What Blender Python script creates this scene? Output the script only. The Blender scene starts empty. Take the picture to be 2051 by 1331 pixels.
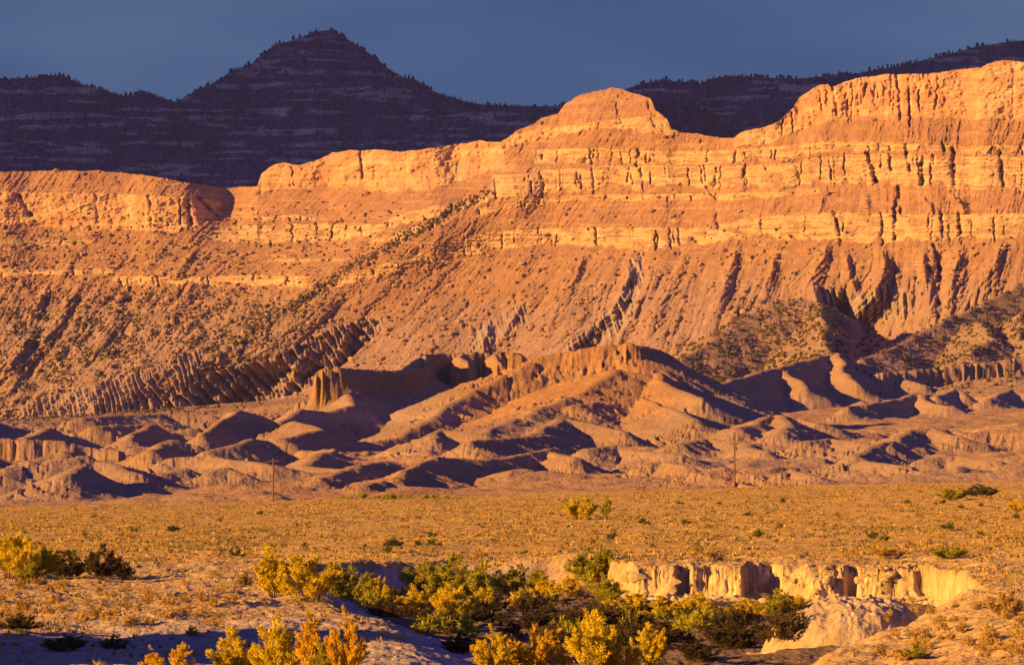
import bpy, math, random
import numpy as np

# ------------------------------------------------------------------ camera, light, exposure
F, CX, CY, HOR = 9758.0, 1025.5, 665.5, 912.0      # focal length etc. of the photograph, in its own pixels
CAMZ = 8.6
PITCH = math.atan((HOR - CY) / F)
SUN_AZ, SUN_EL = math.radians(58), math.radians(14)   # azimuth: degrees left of straight behind the camera

scene = bpy.context.scene
cam_d = bpy.data.cameras.new('camera'); cam = bpy.data.objects.new('camera', cam_d)
scene.collection.objects.link(cam); scene.camera = cam
cam.location = (0, 0, CAMZ); cam.rotation_euler = (math.pi / 2 + PITCH, 0, 0)
cam_d.sensor_fit = 'HORIZONTAL'; cam_d.angle = 2 * math.atan(2051 / 2 / F)
cam_d.clip_start = 1.0; cam_d.clip_end = 60000
scene.view_settings.view_transform = 'Standard'; scene.view_settings.look = 'None'
scene.view_settings.exposure = 0.9; scene.view_settings.gamma = 1.0

world = bpy.data.worlds.new('World'); scene.world = world; world.use_nodes = True
nt = world.node_tree; nt.nodes.clear()
N = nt.nodes.new; L = nt.links.new
out = N('ShaderNodeOutputWorld'); bg = N('ShaderNodeBackground'); bg.inputs['Strength'].default_value = 0.1
sky = N('ShaderNodeTexSky'); sky.sky_type = 'NISHITA'; sky.sun_disc = False
sky.sun_elevation = SUN_EL; sky.sun_rotation = math.pi + SUN_AZ   # sun at -X,-Y
sky.dust_density = 0.4; sky.ozone_density = 3.0; sky.air_density = 1.0
tint = N('ShaderNodeMix'); tint.data_type = 'RGBA'; tint.blend_type = 'MULTIPLY'; tint.inputs[0].default_value = 1.0
L(sky.outputs[0], tint.inputs[6]); tint.inputs[7].default_value = (0.32, 0.21, 0.80, 1)
# slate blue storm bank low in the sky
tc = N('ShaderNodeTexCoord'); sep = N('ShaderNodeSeparateXYZ'); L(tc.outputs['Generated'], sep.inputs[0])
ramp = N('ShaderNodeMapRange'); ramp.interpolation_type = 'SMOOTHSTEP'
ramp.inputs['From Min'].default_value = 0.16; ramp.inputs['From Max'].default_value = 0.5
ramp.inputs['To Min'].default_value = 1.0; ramp.inputs['To Max'].default_value = 0.0
L(sep.outputs['Z'], ramp.inputs['Value'])
mp = N('ShaderNodeMapping'); mp.inputs['Scale'].default_value = (4, 4, 14); L(tc.outputs['Generated'], mp.inputs[0])
nz = N('ShaderNodeTexNoise'); nz.inputs['Scale'].default_value = 1.6; nz.inputs['Detail'].default_value = 3
L(mp.outputs[0], nz.inputs['Vector'])
cr = N('ShaderNodeValToRGB')
cr.color_ramp.elements[0].position = 0.36; cr.color_ramp.elements[0].color = (0.21, 0.53, 1.14, 1)
cr.color_ramp.elements[1].position = 0.66; cr.color_ramp.elements[1].color = (0.52, 0.93, 1.66, 1)
L(nz.outputs['Fac'], cr.inputs[0])
mix = N('ShaderNodeMix'); mix.data_type = 'RGBA'
L(ramp.outputs[0], mix.inputs[0]); L(tint.outputs[2], mix.inputs[6]); L(cr.outputs[0], mix.inputs[7])
L(mix.outputs[2], bg.inputs['Color']); L(bg.outputs[0], out.inputs['Surface'])

sun_d = bpy.data.lights.new('sun', 'SUN'); sun = bpy.data.objects.new('sun', sun_d)
scene.collection.objects.link(sun)
sun_d.energy = 5.0; sun_d.angle = math.radians(0.5); sun_d.color = (1.0, 0.54, 0.115)
sh = np.array([math.sin(SUN_AZ), math.cos(SUN_AZ)])          # horizontal direction the light travels
from mathutils import Vector
sun.rotation_euler = Vector((sh[0] * math.cos(SUN_EL), sh[1] * math.cos(SUN_EL), -math.sin(SUN_EL))).to_track_quat('-Z', 'Y').to_euler()
try:
    scene.cycles.max_bounces = 4; scene.cycles.diffuse_bounces = 2
except Exception: pass

# ------------------------------------------------------------------ helpers
rng = np.random.default_rng(11)
random.seed(5)
_perm = np.concatenate([rng.permutation(256)] * 3).astype(np.int32)
_grad = np.stack([np.cos(np.arange(256) * 2.399963), np.sin(np.arange(256) * 2.399963)], 1).astype(np.float32)

_ix = np.arange(256)
_h = _perm[(_perm[_ix][None, :] + _ix[:, None])]
_GX = _grad[_h, 0].ravel().copy(); _GY = _grad[_h, 1].ravel().copy()
def perlin(x, y, seed=0):
    x = np.asarray(x, np.float32) + np.float32(seed * 17.31); y = np.asarray(y, np.float32) + np.float32(seed * 9.77)
    if x.shape != y.shape: x, y = np.broadcast_arrays(x, y)
    xf = np.floor(x); yf = np.floor(y); fx = x - xf; fy = y - yf
    xi = xf.astype(np.int32) & 255; yi = (yf.astype(np.int32) & 255) << 8
    x1 = (xi + 1) & 255; y1 = (yi + 256) & 65535
    u = fx * fx * fx * (fx * (fx * 6 - 15) + 10); v = fy * fy * fy * (fy * (fy * 6 - 15) + 10)
    fx1 = fx - 1; fy1 = fy - 1
    k = yi + xi; a = _GX.take(k) * fx + _GY.take(k) * fy
    k = yi + x1; b = _GX.take(k) * fx1 + _GY.take(k) * fy
    a += u * (b - a)
    k = y1 + xi; c = _GX.take(k) * fx + _GY.take(k) * fy1
    k = y1 + x1; d = _GX.take(k) * fx1 + _GY.take(k) * fy1
    c += u * (d - c)
    return (a + v * (c - a)) * np.float32(1.5)

def fbm(x, y, o=4, seed=0, gain=0.5):
    s = 0; a = 1.0; t = 0
    for i in range(o):
        s = s + a * perlin(x * 2 ** i, y * 2 ** i, seed + i * 3); t += a; a *= gain
    return s / t

def ridged(x, y, o=3, seed=0, gain=0.5):      # 0 in the creases of |noise|, 1 far from them
    s = 0; a = 1.0; t = 0
    for i in range(o):
        s = s + a * np.minimum(np.abs(perlin(x * 2 ** i, y * 2 ** i, seed + i * 3)) * 1.8, 1); t += a; a *= gain
    return s / t

def ss(a, b, x):
    t = np.clip((x - a) / (b - a), 0, 1); return t * t * (3 - 2 * t)

def lerp(a, b, t):
    if isinstance(t, np.ndarray): t = t[..., None]
    return np.asarray(a) * (1 - t) + np.asarray(b) * t

def P(px, py, d):
    a = (px - CX) / F; b = (CY - py) / F
    dy = math.cos(PITCH) - b * math.sin(PITCH); dz = math.sin(PITCH) + b * math.cos(PITCH)
    return a * d / dy, CAMZ + dz / dy * d

def rowof(y, z):                               # inverse: photo row of a point
    return HOR - (z - CAMZ) / y * F
def pxof(x, y): return CX + x / y * F

def I(x, pts):
    p = np.array(pts, float); return np.interp(x, p[:, 0], p[:, 1])

def mat_attr(name, noise_scale=1.0, noise_amt=0.25, bump=0.0, bump_scale=1.0, transl=0.0):
    m = bpy.data.materials.new(name); m.use_nodes = True
    t = m.node_tree; t.nodes.clear(); n = t.nodes.new; l = t.links.new
    o = n('ShaderNodeOutputMaterial'); at = n('ShaderNodeAttribute'); at.attribute_name = 'Col'
    geo = n('ShaderNodeNewGeometry')
    ns = n('ShaderNodeTexNoise'); ns.inputs['Scale'].default_value = noise_scale; ns.inputs['Detail'].default_value = 6
    l(geo.outputs['Position'], ns.inputs['Vector'])
    mr = n('ShaderNodeMapRange'); mr.inputs['From Min'].default_value = 0.3; mr.inputs['From Max'].default_value = 0.7
    mr.inputs['To Min'].default_value = 1 - noise_amt; mr.inputs['To Max'].default_value = 1 + noise_amt
    l(ns.outputs['Fac'], mr.inputs['Value'])
    mu = n('ShaderNodeVectorMath'); mu.operation = 'SCALE'
    l(at.outputs['Color'], mu.inputs[0]); l(mr.outputs[0], mu.inputs['Scale'])
    d = n('ShaderNodeBsdfDiffuse'); d.inputs['Roughness'].default_value = 0.6
    l(mu.outputs[0], d.inputs['Color'])
    if bump:
        bn = n('ShaderNodeTexNoise'); bn.inputs['Scale'].default_value = bump_scale; bn.inputs['Detail'].default_value = 8
        l(geo.outputs['Position'], bn.inputs['Vector'])
        bp = n('ShaderNodeBump'); bp.inputs['Strength'].default_value = 1.0; bp.inputs['Distance'].default_value = bump
        l(bn.outputs['Fac'], bp.inputs['Height']); l(bp.outputs[0], d.inputs['Normal'])
    if transl:
        tr = n('ShaderNodeBsdfTranslucent'); l(mu.outputs[0], tr.inputs['Color'])
        mx = n('ShaderNodeMixShader'); mx.inputs[0].default_value = transl
        l(d.outputs[0], mx.inputs[1]); l(tr.outputs[0], mx.inputs[2]); l(mx.outputs[0], o.inputs['Surface'])
    else: l(d.outputs[0], o.inputs['Surface'])
    return m

def mat_flat(name, col, noise_scale=8.0, amt=0.3, rough=0.9):
    m = bpy.data.materials.new(name); m.use_nodes = True
    t = m.node_tree; b = t.nodes['Principled BSDF']; b.inputs['Roughness'].default_value = rough
    ns = t.nodes.new('ShaderNodeTexNoise'); ns.inputs['Scale'].default_value = noise_scale
    r = t.nodes.new('ShaderNodeValToRGB')
    r.color_ramp.elements[0].position = 0.3; r.color_ramp.elements[1].position = 0.7
    r.color_ramp.elements[0].color = (*[c * (1 - amt) for c in col], 1); r.color_ramp.elements[1].color = (*[min(1, c * (1 + amt)) for c in col], 1)
    t.links.new(ns.outputs['Fac'], r.inputs[0]); t.links.new(r.outputs[0], b.inputs['Base Color'])
    return m

def make_mesh(name, V, faces, col=None, mat=None, smooth=False, nside=4):
    V = np.ascontiguousarray(V.reshape(-1, 3), np.float32); faces = np.ascontiguousarray(faces.reshape(-1), np.int32)
    me = bpy.data.meshes.new(name); nf = len(faces) // nside
    me.vertices.add(len(V)); me.vertices.foreach_set('co', V.ravel())
    me.loops.add(len(faces)); me.loops.foreach_set('vertex_index', faces)
    me.polygons.add(nf); me.polygons.foreach_set('loop_start', np.arange(0, nf * nside, nside, dtype=np.int32))
    me.polygons.foreach_set('loop_total', np.full(nf, nside, np.int32))
    me.polygons.foreach_set('use_smooth', np.full(nf, smooth, bool))
    if col is not None:
        a = me.color_attributes.new('Col', 'FLOAT_COLOR', 'POINT')
        c = np.ones((len(V), 4), np.float32); c[:, :3] = np.clip(col.reshape(-1, 3), 0.005, 0.9); a.data.foreach_set('color', c.ravel())
    if mat: me.materials.append(mat)
    me.update(calc_edges=True); me.validate()
    return me

def link(name, me, parent=None, **props):
    o = bpy.data.objects.new(name, me); scene.collection.objects.link(o)
    if parent: o.parent = parent
    for k, v in props.items(): o[k] = v
    return o

def grid_faces(nr, nc):
    i = np.arange(nr - 1)[:, None] * nc + np.arange(nc - 1)[None, :]
    return np.stack([i, i + 1, i + nc + 1, i + nc], -1)

def seg_ridges(X, Y, ridges, warp):
    """highest of a set of ridge crests; returns height, distance from the winning crest, position along it"""
    bestF = np.full(X.shape, -1e4, np.float32); bdF = np.full(X.shape, 1e4, np.float32); bsF = np.zeros(X.shape, np.float32)
    acc = 0.0
    XwF = X + warp[0]; YwF = Y + warp[1]
    for r in ridges:
        pts = r['p']; sl = r.get('s', 0.55); r0 = r.get('r', 4.0); ch = r.get('c', 0.0); cw = r.get('w', 2.0)
        W = [(P(a, b, d)[0], d, P(a, b, d)[1]) for a, b, d in pts]
        if len(W) == 1: W = W * 2
        for (x0, y0, z0), (x1, y1, z1) in zip(W[:-1], W[1:]):
            vx, vy = x1 - x0, y1 - y0; l2 = vx * vx + vy * vy + 1e-6; ln = math.sqrt(l2)
            zm = max(z0, z1); reach = (zm + 30) / sl + 30
            r_a, r_b = np.searchsorted(Y[:, 0], [min(y0, y1) - reach - 10, max(y0, y1) + reach + 10])
            if r_b <= r_a: continue
            S_ = slice(r_a, r_b); Xw, Yw, best, bd, bs = XwF[S_], YwF[S_], bestF[S_], bdF[S_], bsF[S_]
            t = np.clip(((Xw - x0) * vx + (Yw - y0) * vy) / l2, 0, 1)
            dx = Xw - x0 - t * vx; dy = Yw - y0 - t * vy
            d = np.sqrt(dx * dx + dy * dy)
            zc = z0 + (z1 - z0) * t
            if ch: zc = zc + 0.8 * fbm((acc + t * ln) / 8, t * 0 + acc, 3, 411)
            h = zc - sl * (np.sqrt(d * d + r0 * r0) - r0)
            if ch:
                u_ = (acc + t * ln) + np.where((t <= 0) | (t >= 1), np.arctan2(dy, dx) * 5, 0)
                de = d + 3.2 * (ridged(u_ / 7.5, u_ * 0, 2, 405) - 0.5) + 2.2 * perlin(u_ / 2.6, d * 0, 408) + 0.24 * warp[0][S_]
                h = h - ch * (0.55 * ss(r.get('cs', 3), r.get('cs', 3) + cw * 0.6, de) + 0.45 * ss(r.get('cs', 3) + cw * 0.8, r.get('cs', 3) + cw * 1.5, de))
            ang = np.arctan2(dy, dx) * np.minimum(d, 25)
            m = h > best
            best[m] = h[m]; bd[m] = d[m]
            bs[m] = (acc + t * ln + np.where((t <= 0) | (t >= 1), ang, 0))[m]
            acc += ln
    return bestF, bdF, bsF

TER = mat_attr('terrain_rock', 0.12, 0.14, 0.5, 0.35)
CLAY = mat_attr('clay_badland', 0.5, 0.16, 0.7, 0.9)
DIRT = mat_attr('desert_dirt', 1.2, 0.28, 0.28, 2.6)
FAR = mat_attr('far_rock', 0.03, 0.25, 1.5, 0.08)
LEAF = mat_attr('leaf', 3.0, 0.25, 0, 1, 0.3)
JUNI = mat_attr('juniper', 0.5, 0.25)
ROCK = mat_attr('boulder_rock', 0.6, 0.2)
BARK = mat_flat('bark', (0.12, 0.08, 0.05), 6)

# ------------------------------------------------------------------ mesa
SKY = [(-300, 360), (-60, 347), (0, 345), (60, 342), (200, 342), (280, 350), (340, 360), (400, 370), (450, 373), (505, 372), (514, 372), (522, 348), (545, 330),
       (570, 325), (600, 330), (640, 318), (665, 306), (700, 302), (750, 300), (810, 304), (860, 297), (930, 286), (960, 281), (1000, 285), (1015, 278),
       (1035, 262), (1070, 250), (1085, 236), (1118, 230), (1130, 212), (1160, 192), (1200, 184), (1225, 179), (1245, 182), (1280, 193), (1302, 199), (1312, 222), (1335, 240),
       (1345, 262), (1390, 268), (1440, 276), (1470, 275), (1485, 264), (1520, 258), (1560, 243), (1590, 215), (1600, 196), (1620, 183), (1640, 172),
       (1655, 170), (1663, 178), (1690, 166), (1710, 160), (1770, 153), (1850, 151), (1880, 148), (1930, 141), (1960, 138), (1990, 125), (2020, 124), (2051, 130), (2200, 120), (2400, 118)]
CLIFFS = [  # (px range lines: top, bottom, colour key)
    ([(1000, 270), (2400, 100)], [(1010, 300), (1060, 285), (1100, 278), (1160, 266), (1210, 259), (1260, 262), (1330, 276), (1360, 276)], 'A', 1010, 1360),
    ([(1000, 200), (2400, 100)], [(1470, 296), (1540, 288), (1600, 262), (1650, 246), (1700, 238), (1800, 241), (2400, 246)], 'A', 1470, 2400),
    ([(1080, 300), (1200, 297), (1300, 303), (1400, 303), (1500, 298), (1600, 288), (1640, 285), (1800, 287), (1900, 294), (2051, 291), (2400, 290)],
     [(1080, 328), (1200, 325), (1300, 328), (1400, 328), (1500, 325), (1600, 317), (1640, 307), (1750, 303), (1900, 308), (2400, 310)], 'B', 1070, 2400),
    ([(1030, 352), (1100, 342), (1200, 332), (1300, 331), (1500, 332), (1600, 325), (1640, 314), (1730, 309), (1900, 314), (2400, 317)],
     [(1000, 402), (1100, 388), (1200, 380), (1300, 378), (1500, 376), (1600, 372), (1700, 368), (1800, 373), (1900, 380), (2400, 387)], 'B', 985, 2400),
    ([(960, 420), (1100, 396), (1200, 388), (1500, 386), (1640, 378)], [(960, 436), (1100, 408), (1200, 402), (1500, 400), (1640, 388)], 'B', 955, 1640),
    ([(800, 530), (860, 500), (900, 485), (940, 474), (1000, 465), (1100, 457), (1200, 454), (1300, 455), (1400, 458), (1480, 441), (1560, 431), (1700, 426), (1800, 430), (2400, 425)],
     [(800, 548), (860, 532), (900, 530), (940, 520), (1000, 500), (1080, 490), (1150, 488), (1200, 494), (1300, 502), (1400, 490), (1480, 478), (1600, 480), (1750, 488), (1900, 480), (2400, 473)], 'B', 800, 2400),
    ([(500, 300), (1010, 250)], [(505, 384), (600, 380), (650, 373), (700, 375), (780, 389), (850, 385), (900, 370), (950, 355), (1010, 338)], 'A', 512, 1012),
    ([(400, 465), (450, 453), (520, 450), (600, 448), (700, 450), (740, 453)], [(400, 476), (500, 487), (600, 485), (700, 482), (740, 475)], 'B', 405, 745),
    ([(500, 436), (560, 430), (640, 432)], [(500, 442), (560, 440), (640, 442)], 'B', 500, 650),
    ([(745, 460), (800, 434), (870, 416), (950, 402), (1000, 382), (1060, 350)], [(745, 482), (800, 455), (870, 440), (950, 418), (1000, 396), (1060, 362)], 'B', 745, 1060),
    ([(745, 486), (800, 468), (870, 450), (940, 425)], [(745, 500), (800, 486), (870, 464), (940, 432)], 'B', 745, 930),
    ([(-300, 385), (100, 384), (200, 386), (300, 392), (380, 396), (440, 402)], [(-300, 436), (60, 450), (160, 464), (250, 460), (350, 466), (400, 455), (440, 425)], 'A', -300, 442),
    ([(-300, 473), (60, 478), (130, 480), (200, 478)], [(-300, 486), (60, 492), (130, 492), (200, 482)], 'C', -300, 190),
    ([(-300, 536), (0, 537), (110, 541), (240, 538)], [(-300, 552), (0, 556), (110, 550), (240, 553)], 'B', -300, 230),
    ([(225, 553), (350, 555), (500, 552), (620, 556)], [(225, 572), (350, 572), (500, 575), (620, 579)], 'B', 225, 625),
    ([(500, 522), (600, 518), (700, 522)], [(500, 527), (600, 526), (700, 528)], 'C', 540, 690),
    ([(640, 575), (720, 548), (800, 524)], [(640, 590), (720, 566), (800, 545)], 'B', 640, 805),
]
NOTCH = [  # (top px, top row, bottom px, bottom row, width, depth)
    (1083, 345, 1090, 382, 4, 9), (1157, 345, 1155, 372, 2.5, 6), (1190, 300, 1188, 320, 3, 6), (1192, 455, 1198, 490, 4, 10), (1226, 300, 1224, 330, 2, 5),
    (1279, 298, 1276, 332, 4.5, 14), (1284, 335, 1289, 380, 3.5, 10), (1262, 335, 1268, 368, 2.5, 7), (1305, 300, 1300, 325, 3, 7), (1332, 335, 1338, 370, 2.5, 6),
    (1404, 332, 1408, 365, 3, 9), (1420, 300, 1416, 322, 2.5, 7), (1435, 335, 1430, 375, 3.5, 10), (1415, 372, 1436, 400, 5, 11), (1435, 420, 1442, 468, 7, 14), (1476, 300, 1471, 325, 4, 12),
    (1491, 332, 1488, 360, 3.5, 10), (1531, 325, 1534, 340, 3, 7), (1612, 430, 1612, 470, 2, 6), (1662, 320, 1665, 360, 2.5, 7), (1672, 426, 1684, 482, 4.5, 13),
    (1738, 306, 1755, 362, 7, 18), (1750, 330, 1758, 365, 6, 14), (1765, 310, 1763, 335, 3, 8), (1782, 308, 1784, 340, 4.5, 12), (1812, 290, 1822, 345, 5, 13), (1846, 312, 1848, 372, 8, 18),
    (1836, 312, 1840, 350, 4, 10), (1886, 285, 1892, 305, 4, 9), (1909, 300, 1912, 372, 6, 15), (1868, 312, 1868, 330, 3, 7), (2002, 305, 2010, 370, 5, 13), (1766, 430, 1768, 490, 3.5, 12),
    (1795, 400, 1792, 480, 5.5, 14), (1800, 375, 1805, 425, 6, 13), (1885, 430, 1888, 480, 4, 12), (1920, 430, 1925, 486, 5, 13), (1860, 425, 1858, 460, 3, 8), (1232, 200, 1238, 250, 2.5, 5),
    (585, 450, 586, 484, 3, 9), (695, 452, 694, 478, 2.5, 8), (725, 455, 727, 475, 2.5, 7), (300, 395, 305, 455, 4, 9), (190, 388, 195, 440, 3, 6), (375, 400, 385, 450, 6, 12), (395, 395, 430, 430, 6, 13),
    (35, 390, 60, 430, 6, 11), (585, 335, 589, 372, 2.5, 8), (860, 520, 862, 535, 2, 5), (1640, 178, 1645, 225, 3, 9), (1666, 176, 1676, 238, 4.5, 14), (1653, 175, 1655, 215, 2.5, 7), (1695, 170, 1690, 200, 2.5, 7),
    (1794, 152, 1800, 240, 4, 12), (1815, 160, 1818, 230, 2.5, 6), (1735, 160, 1728, 200, 3, 6), (1875, 155, 1870, 220, 3, 7), (930, 475, 930, 510, 2, 5), (1078, 458, 1079, 488, 2, 6), (1360, 457, 1362, 488, 3, 8), (1342, 457, 1345, 495, 2.5, 8),
    (318, 556, 320, 575, 3, 7), (240, 556, 242, 580, 3.5, 8), (510, 548, 513, 570, 3, 7), (1238, 195, 1242, 255, 3, 6), (1298, 205, 1310, 255, 4, 7), (1885, 500, 1880, 630, 9, 22), (1870, 490, 1890, 560, 6, 14)]
RIBS = [  # talus ribs standing forward of the slope: crest (px,row)..., half width px, forward metres
    ([(1268, 495), (1255, 560), (1235, 610), (1185, 660), (1140, 700)], 34, 16), ([(1765, 490), (1770, 540), (1745, 600), (1720, 640)], 42, 26), ([(1625, 560), (1630, 590), (1640, 640)], 26, 18), ([(1480, 480), (1465, 530), (1440, 600)], 26, 9),
    ([(1560, 480), (1545, 540), (1520, 600)], 26, 9), ([(1660, 480), (1640, 530), (1615, 570)], 30, 13), ([(1690, 490), (1700, 560), (1735, 620)], 24, 12), ([(1925, 480), (1905, 560), (1895, 620)], 40, 17),
    ([(2010, 475), (1985, 530), (1950, 590)], 34, 14), ([(1840, 490), (1850, 560), (1860, 620)], 24, 14), ([(1180, 490), (1150, 560), (1100, 650)], 24, 6), ([(1380, 492), (1350, 560), (1300, 650)], 30, 8), ([(1320, 502), (1295, 580), (1240, 680)], 20, 6),
    ([(980, 640), (965, 700)], 26, 13), ([(1045, 610), (1000, 680)], 20, 8), ([(610, 700), (580, 760), (560, 800)], 26, 12), ([(700, 650), (680, 700), (650, 750)], 34, 16), ([(745, 640), (720, 690)], 20, 9),
    ([(490, 740), (440, 800)], 34, 12), ([(70, 660), (20, 740)], 40, 22), ([(165, 560), (90, 680)], 30, 10), ([(250, 580), (200, 700)], 36, 9), ([(400, 490), (350, 560)], 20, 6), ([(100, 560), (60, 640)], 22, 9),
    ([(1900, 385), (1930, 425)], 20, 9), ([(1840, 390), (1865, 425)], 18, 7), ([(1650, 388), (1640, 425)], 16, 5), ([(1730, 385), (1740, 425)], 22, 6)]
SCARPS = [  # fluted grey clay banks: top line, bottom line, range, flute period px, amplitude m
    ([(40, 810), (90, 796), (200, 770), (300, 742), (400, 705)], [(40, 832), (90, 842), (200, 842), (300, 826), (400, 775)], 40, 410, 13, 5.5),
    ([(330, 806), (380, 776), (430, 746), (480, 732), (560, 714), (600, 686), (650, 664), (700, 644), (770, 634)],
     [(330, 834), (380, 836), (430, 828), (530, 808), (600, 786), (650, 758), (690, 728), (720, 700), (770, 660)], 330, 770, 21, 10.5),
    ([(1130, 690), (1180, 655), (1240, 600), (1262, 520), (1290, 500)], [(1130, 705), (1180, 698), (1240, 672), (1262, 640), (1290, 560)], 1130, 1292, 13, 6),
    ([(940, 665), (975, 640), (1060, 600)], [(940, 710), (975, 700), (1060, 640)], 940, 1060, 18, 5),
    ([(1650, 580), (1740, 590), (1790, 560), (1820, 590)], [(1650, 660), (1740, 640), (1790, 640), (1820, 640)], 1640, 1830, 17, 6),
    ([(1930, 620), (2051, 600), (2300, 590)], [(1930, 690), (2051, 690), (2300, 690)], 1930, 2300, 24, 6)]
BOT = 900.0
ncol, nrow = 1800, 1000
px1 = np.concatenate([np.linspace(-900, -270, 30), np.linspace(-260, 2330, 1740), np.linspace(2340, 3000, 30)])
sk = I(px1, SKY) + 1.6 * fbm(px1 / 9, 0 * px1, 3, 5) + 2.6 * fbm(px1 / 28, 0 * px1, 2, 8)
tt = np.linspace(0, 1, nrow)[:, None]            # 0 = bottom
PX = np.broadcast_to(px1[None, :], (nrow, ncol)).astype(np.float32)
PY = (BOT + (sk[None, :] - BOT) * tt).astype(np.float32)
D0 = I(px1, [(-300, 4560), (500, 4470), (1000, 4330), (1500, 4150), (2400, 3900)])[None, :]
# wavering edges of the strata
ex = 3.6 * fbm(PX / 34, PY / 30, 3, 21) + 2.0 * perlin(PX / 8, PY / 16, 24)
PYe = PY + ex
cliff = np.zeros_like(PX); kind = np.zeros_like(PX)
for top, bot, key, a, b in CLIFFS:
    tl = I(px1, top)[None, :]; bl = I(px1, bot)[None, :]
    fan = (15 if key == 'B' and b - a > 900 else 6) * np.clip(1.7 * perlin(px1 / 24, 0 * px1 + tl[0] / 40, 31) - 0.05, 0, 1)[None, :]      # talus cones lap up the cliff foot
    m = ss(tl - 1, tl + 1, PYe) * ss(bl - fan + 1.5, bl - fan - 1.5, PYe) * ss(a - 6, a + 6, PX) * ss(b + 6, b - 6, PX)
    if key == 'B': m = m * (0.25 + 0.75 * ss(-0.25, 0.02, fbm(PX / 46, PY / 10, 3, int(a) % 97 + 33)))
    cliff = np.maximum(cliff, m); kind = np.where(m > 0.3, {'A': 1, 'B': 2, 'C': 3}[key], kind)
minor = 0.55 * ss(0.18, 0.42, perlin(PX / 170, PYe / 5.5, 37)) * ss(-0.15, 0.15, fbm(PX / 50, PY / 14, 2, 38)) * ss(600, 520, PY)
kind = np.where((minor > 0.25) & (cliff < 0.3), 4, kind); cliff = np.maximum(cliff, minor)
sf = 1.35 * (1 - cliff) + 0.14 * cliff
sf = sf * (1 + 0.25 * (fbm(PX / 60, PY / 40, 3, 40)))
step = np.zeros_like(PX); step[1:] = -np.diff(PY, axis=0)
run = np.cumsum(sf * step, axis=0) * D0 / F
run = 0.85 * run
def hsmooth(a, k):
    for _ in range(3):
        c = np.cumsum(np.pad(a, ((0, 0), (k + 1, k)), mode='edge'), axis=1); a = (c[:, 2 * k + 1:] - c[:, :-2 * k - 1]) / (2 * k + 1)
    return a
base_ = 0.72 * (BOT - PY) * D0 / F
run = base_ + hsmooth((run - base_).astype(np.float64), 13)
# broad shape: bays and buttresses, the spur running down to the left
spur = np.stack([I(PY, [(300, 1120), (330, 1080), (400, 955), (460, 850), (530, 720), (610, 590), (700, 440), (800, 200), (900, 60)])])[0]
dsp = (PX - spur)
off = -38 * np.exp(-(dsp / 150) ** 2) * ss(290, 420, PY)
off += -30 * ss(450, 520, PX) * ss(1010, 700, PX) * ss(520, 400, PY) * 0
off += 22 * fbm(PX / 260, PY / 500, 2, 50)
off += -26 * np.exp(-((PX - 1240) / 110) ** 2) * ss(330, 250, PY)        # round butte stands proud
off += -24 * ss(1560, 1680, PX) * ss(330, 230, PY)
off += 30 * np.exp(-((PX - 455) / 45) ** 2) * ss(520, 420, PY)            # draw between the left mesas
wl_ = 26 + 250 * ss(600, 430, PY)
off += 78 * ss(1640, 1690, PX + 8 * perlin(PY / 20, PX * 0, 69)) * (1 - ss(1700, 1900, PX)) * ss(570, 655, PY + 10 * perlin(PX / 25, PX * 0, 70))           # hollow
# cliffs: joints, bedding, notches
jx = PX + 5 * fbm(PX / 40, PY / 60, 2, 60)
cl = cliff
topc = (kind == 1) * cl; flz = ss(1570, 1640, PX) * ss(1910, 1830, PX)
jm = ss(-0.35, 0.45, fbm(PX / 75, PY / 60, 2, 66)) * np.where(kind == 1, 0.15 + 1.7 * flz, 0.5)
off += cl * (1.1 + 0.8 * (kind == 1)) * 2.6 * fbm(PX / 38, PY / 20, 4, 62, 0.6)
off += cl * jm * (3.2 * (0.5 - ridged(jx / 34, PY / 120, 2, 61)) + 1.9 * (0.5 - ridged(jx / 12, PY / 50, 2, 64)) + 0.7 * perlin(PX / 4, PY / 12, 67))
off += topc * (1.6 * fbm(PX / 11, PY / 9, 3, 73) + 4.2 * fbm(PX / 30, PY / 24, 4, 72, 0.6))
off += cl * np.where(kind == 1, 0.35, 1.1) * np.tanh(3 * perlin(PX / 160, PYe / 4.6, 75)) + cl * 0.5 * perlin(PX / 6, PY / 5, 76)
for (a, r0, b, r1, w, dp) in NOTCH:
    t = (PY - r0) / (r1 - r0); c = a + (b - a) * t + 3.5 * perlin(PY / 11, a + 0 * PY, 79) + 1.5 * perlin(PX / 5, PY / 5, 78)
    off += dp * 0.85 * (0.6 + 0.7 * perlin(PY / 13, PX * 0 + a, 77)) * np.exp(-((PX - c) / (w * 0.75)) ** 2) * ss(-0.12, 0.05, t) * ss(1.15, 0.95, t)
rg = np.random.default_rng(4)
for top, bot, key, a, b in CLIFFS:
    k = int((b - a) / 15)
    for i in range(k):
        c0 = rg.uniform(a, b); 
        if c0 < -100 or c0 > 2150: continue
        if rg.random() < (0.6 if key == 'B' or 1580 < c0 < 1900 else 0.8): continue
        r0 = float(I(c0, top)); r0 = max(r0, float(I(c0, SKY))); r1 = float(I(c0, bot)); hh = r1 - r0
        if hh < 8: continue
        w = rg.uniform(1.0, 2.6); dp = 1.2 + 7 * rg.random() ** 2.2; u0 = rg.uniform(-0.1, 0.5); u1 = rg.uniform(0.6, 1.15); lean = rg.uniform(-4, 5)
        j0, j1 = np.searchsorted(px1, [c0 - 18, c0 + 18])
        pp = PX[:, j0:j1]; py = PY[:, j0:j1]; t = (py - r0) / hh
        c = c0 + lean * t + 3.0 * perlin(py / 11, pp * 0 + c0, 80) + 1.0 * perlin(pp / 4, py / 4, 81)
        off[:, j0:j1] += dp * np.exp(-((pp - c) / w) ** 2) * ss(u0 - 0.1, u0 + 0.05, t) * ss(u1 + 0.1, u1 - 0.05, t)
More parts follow.
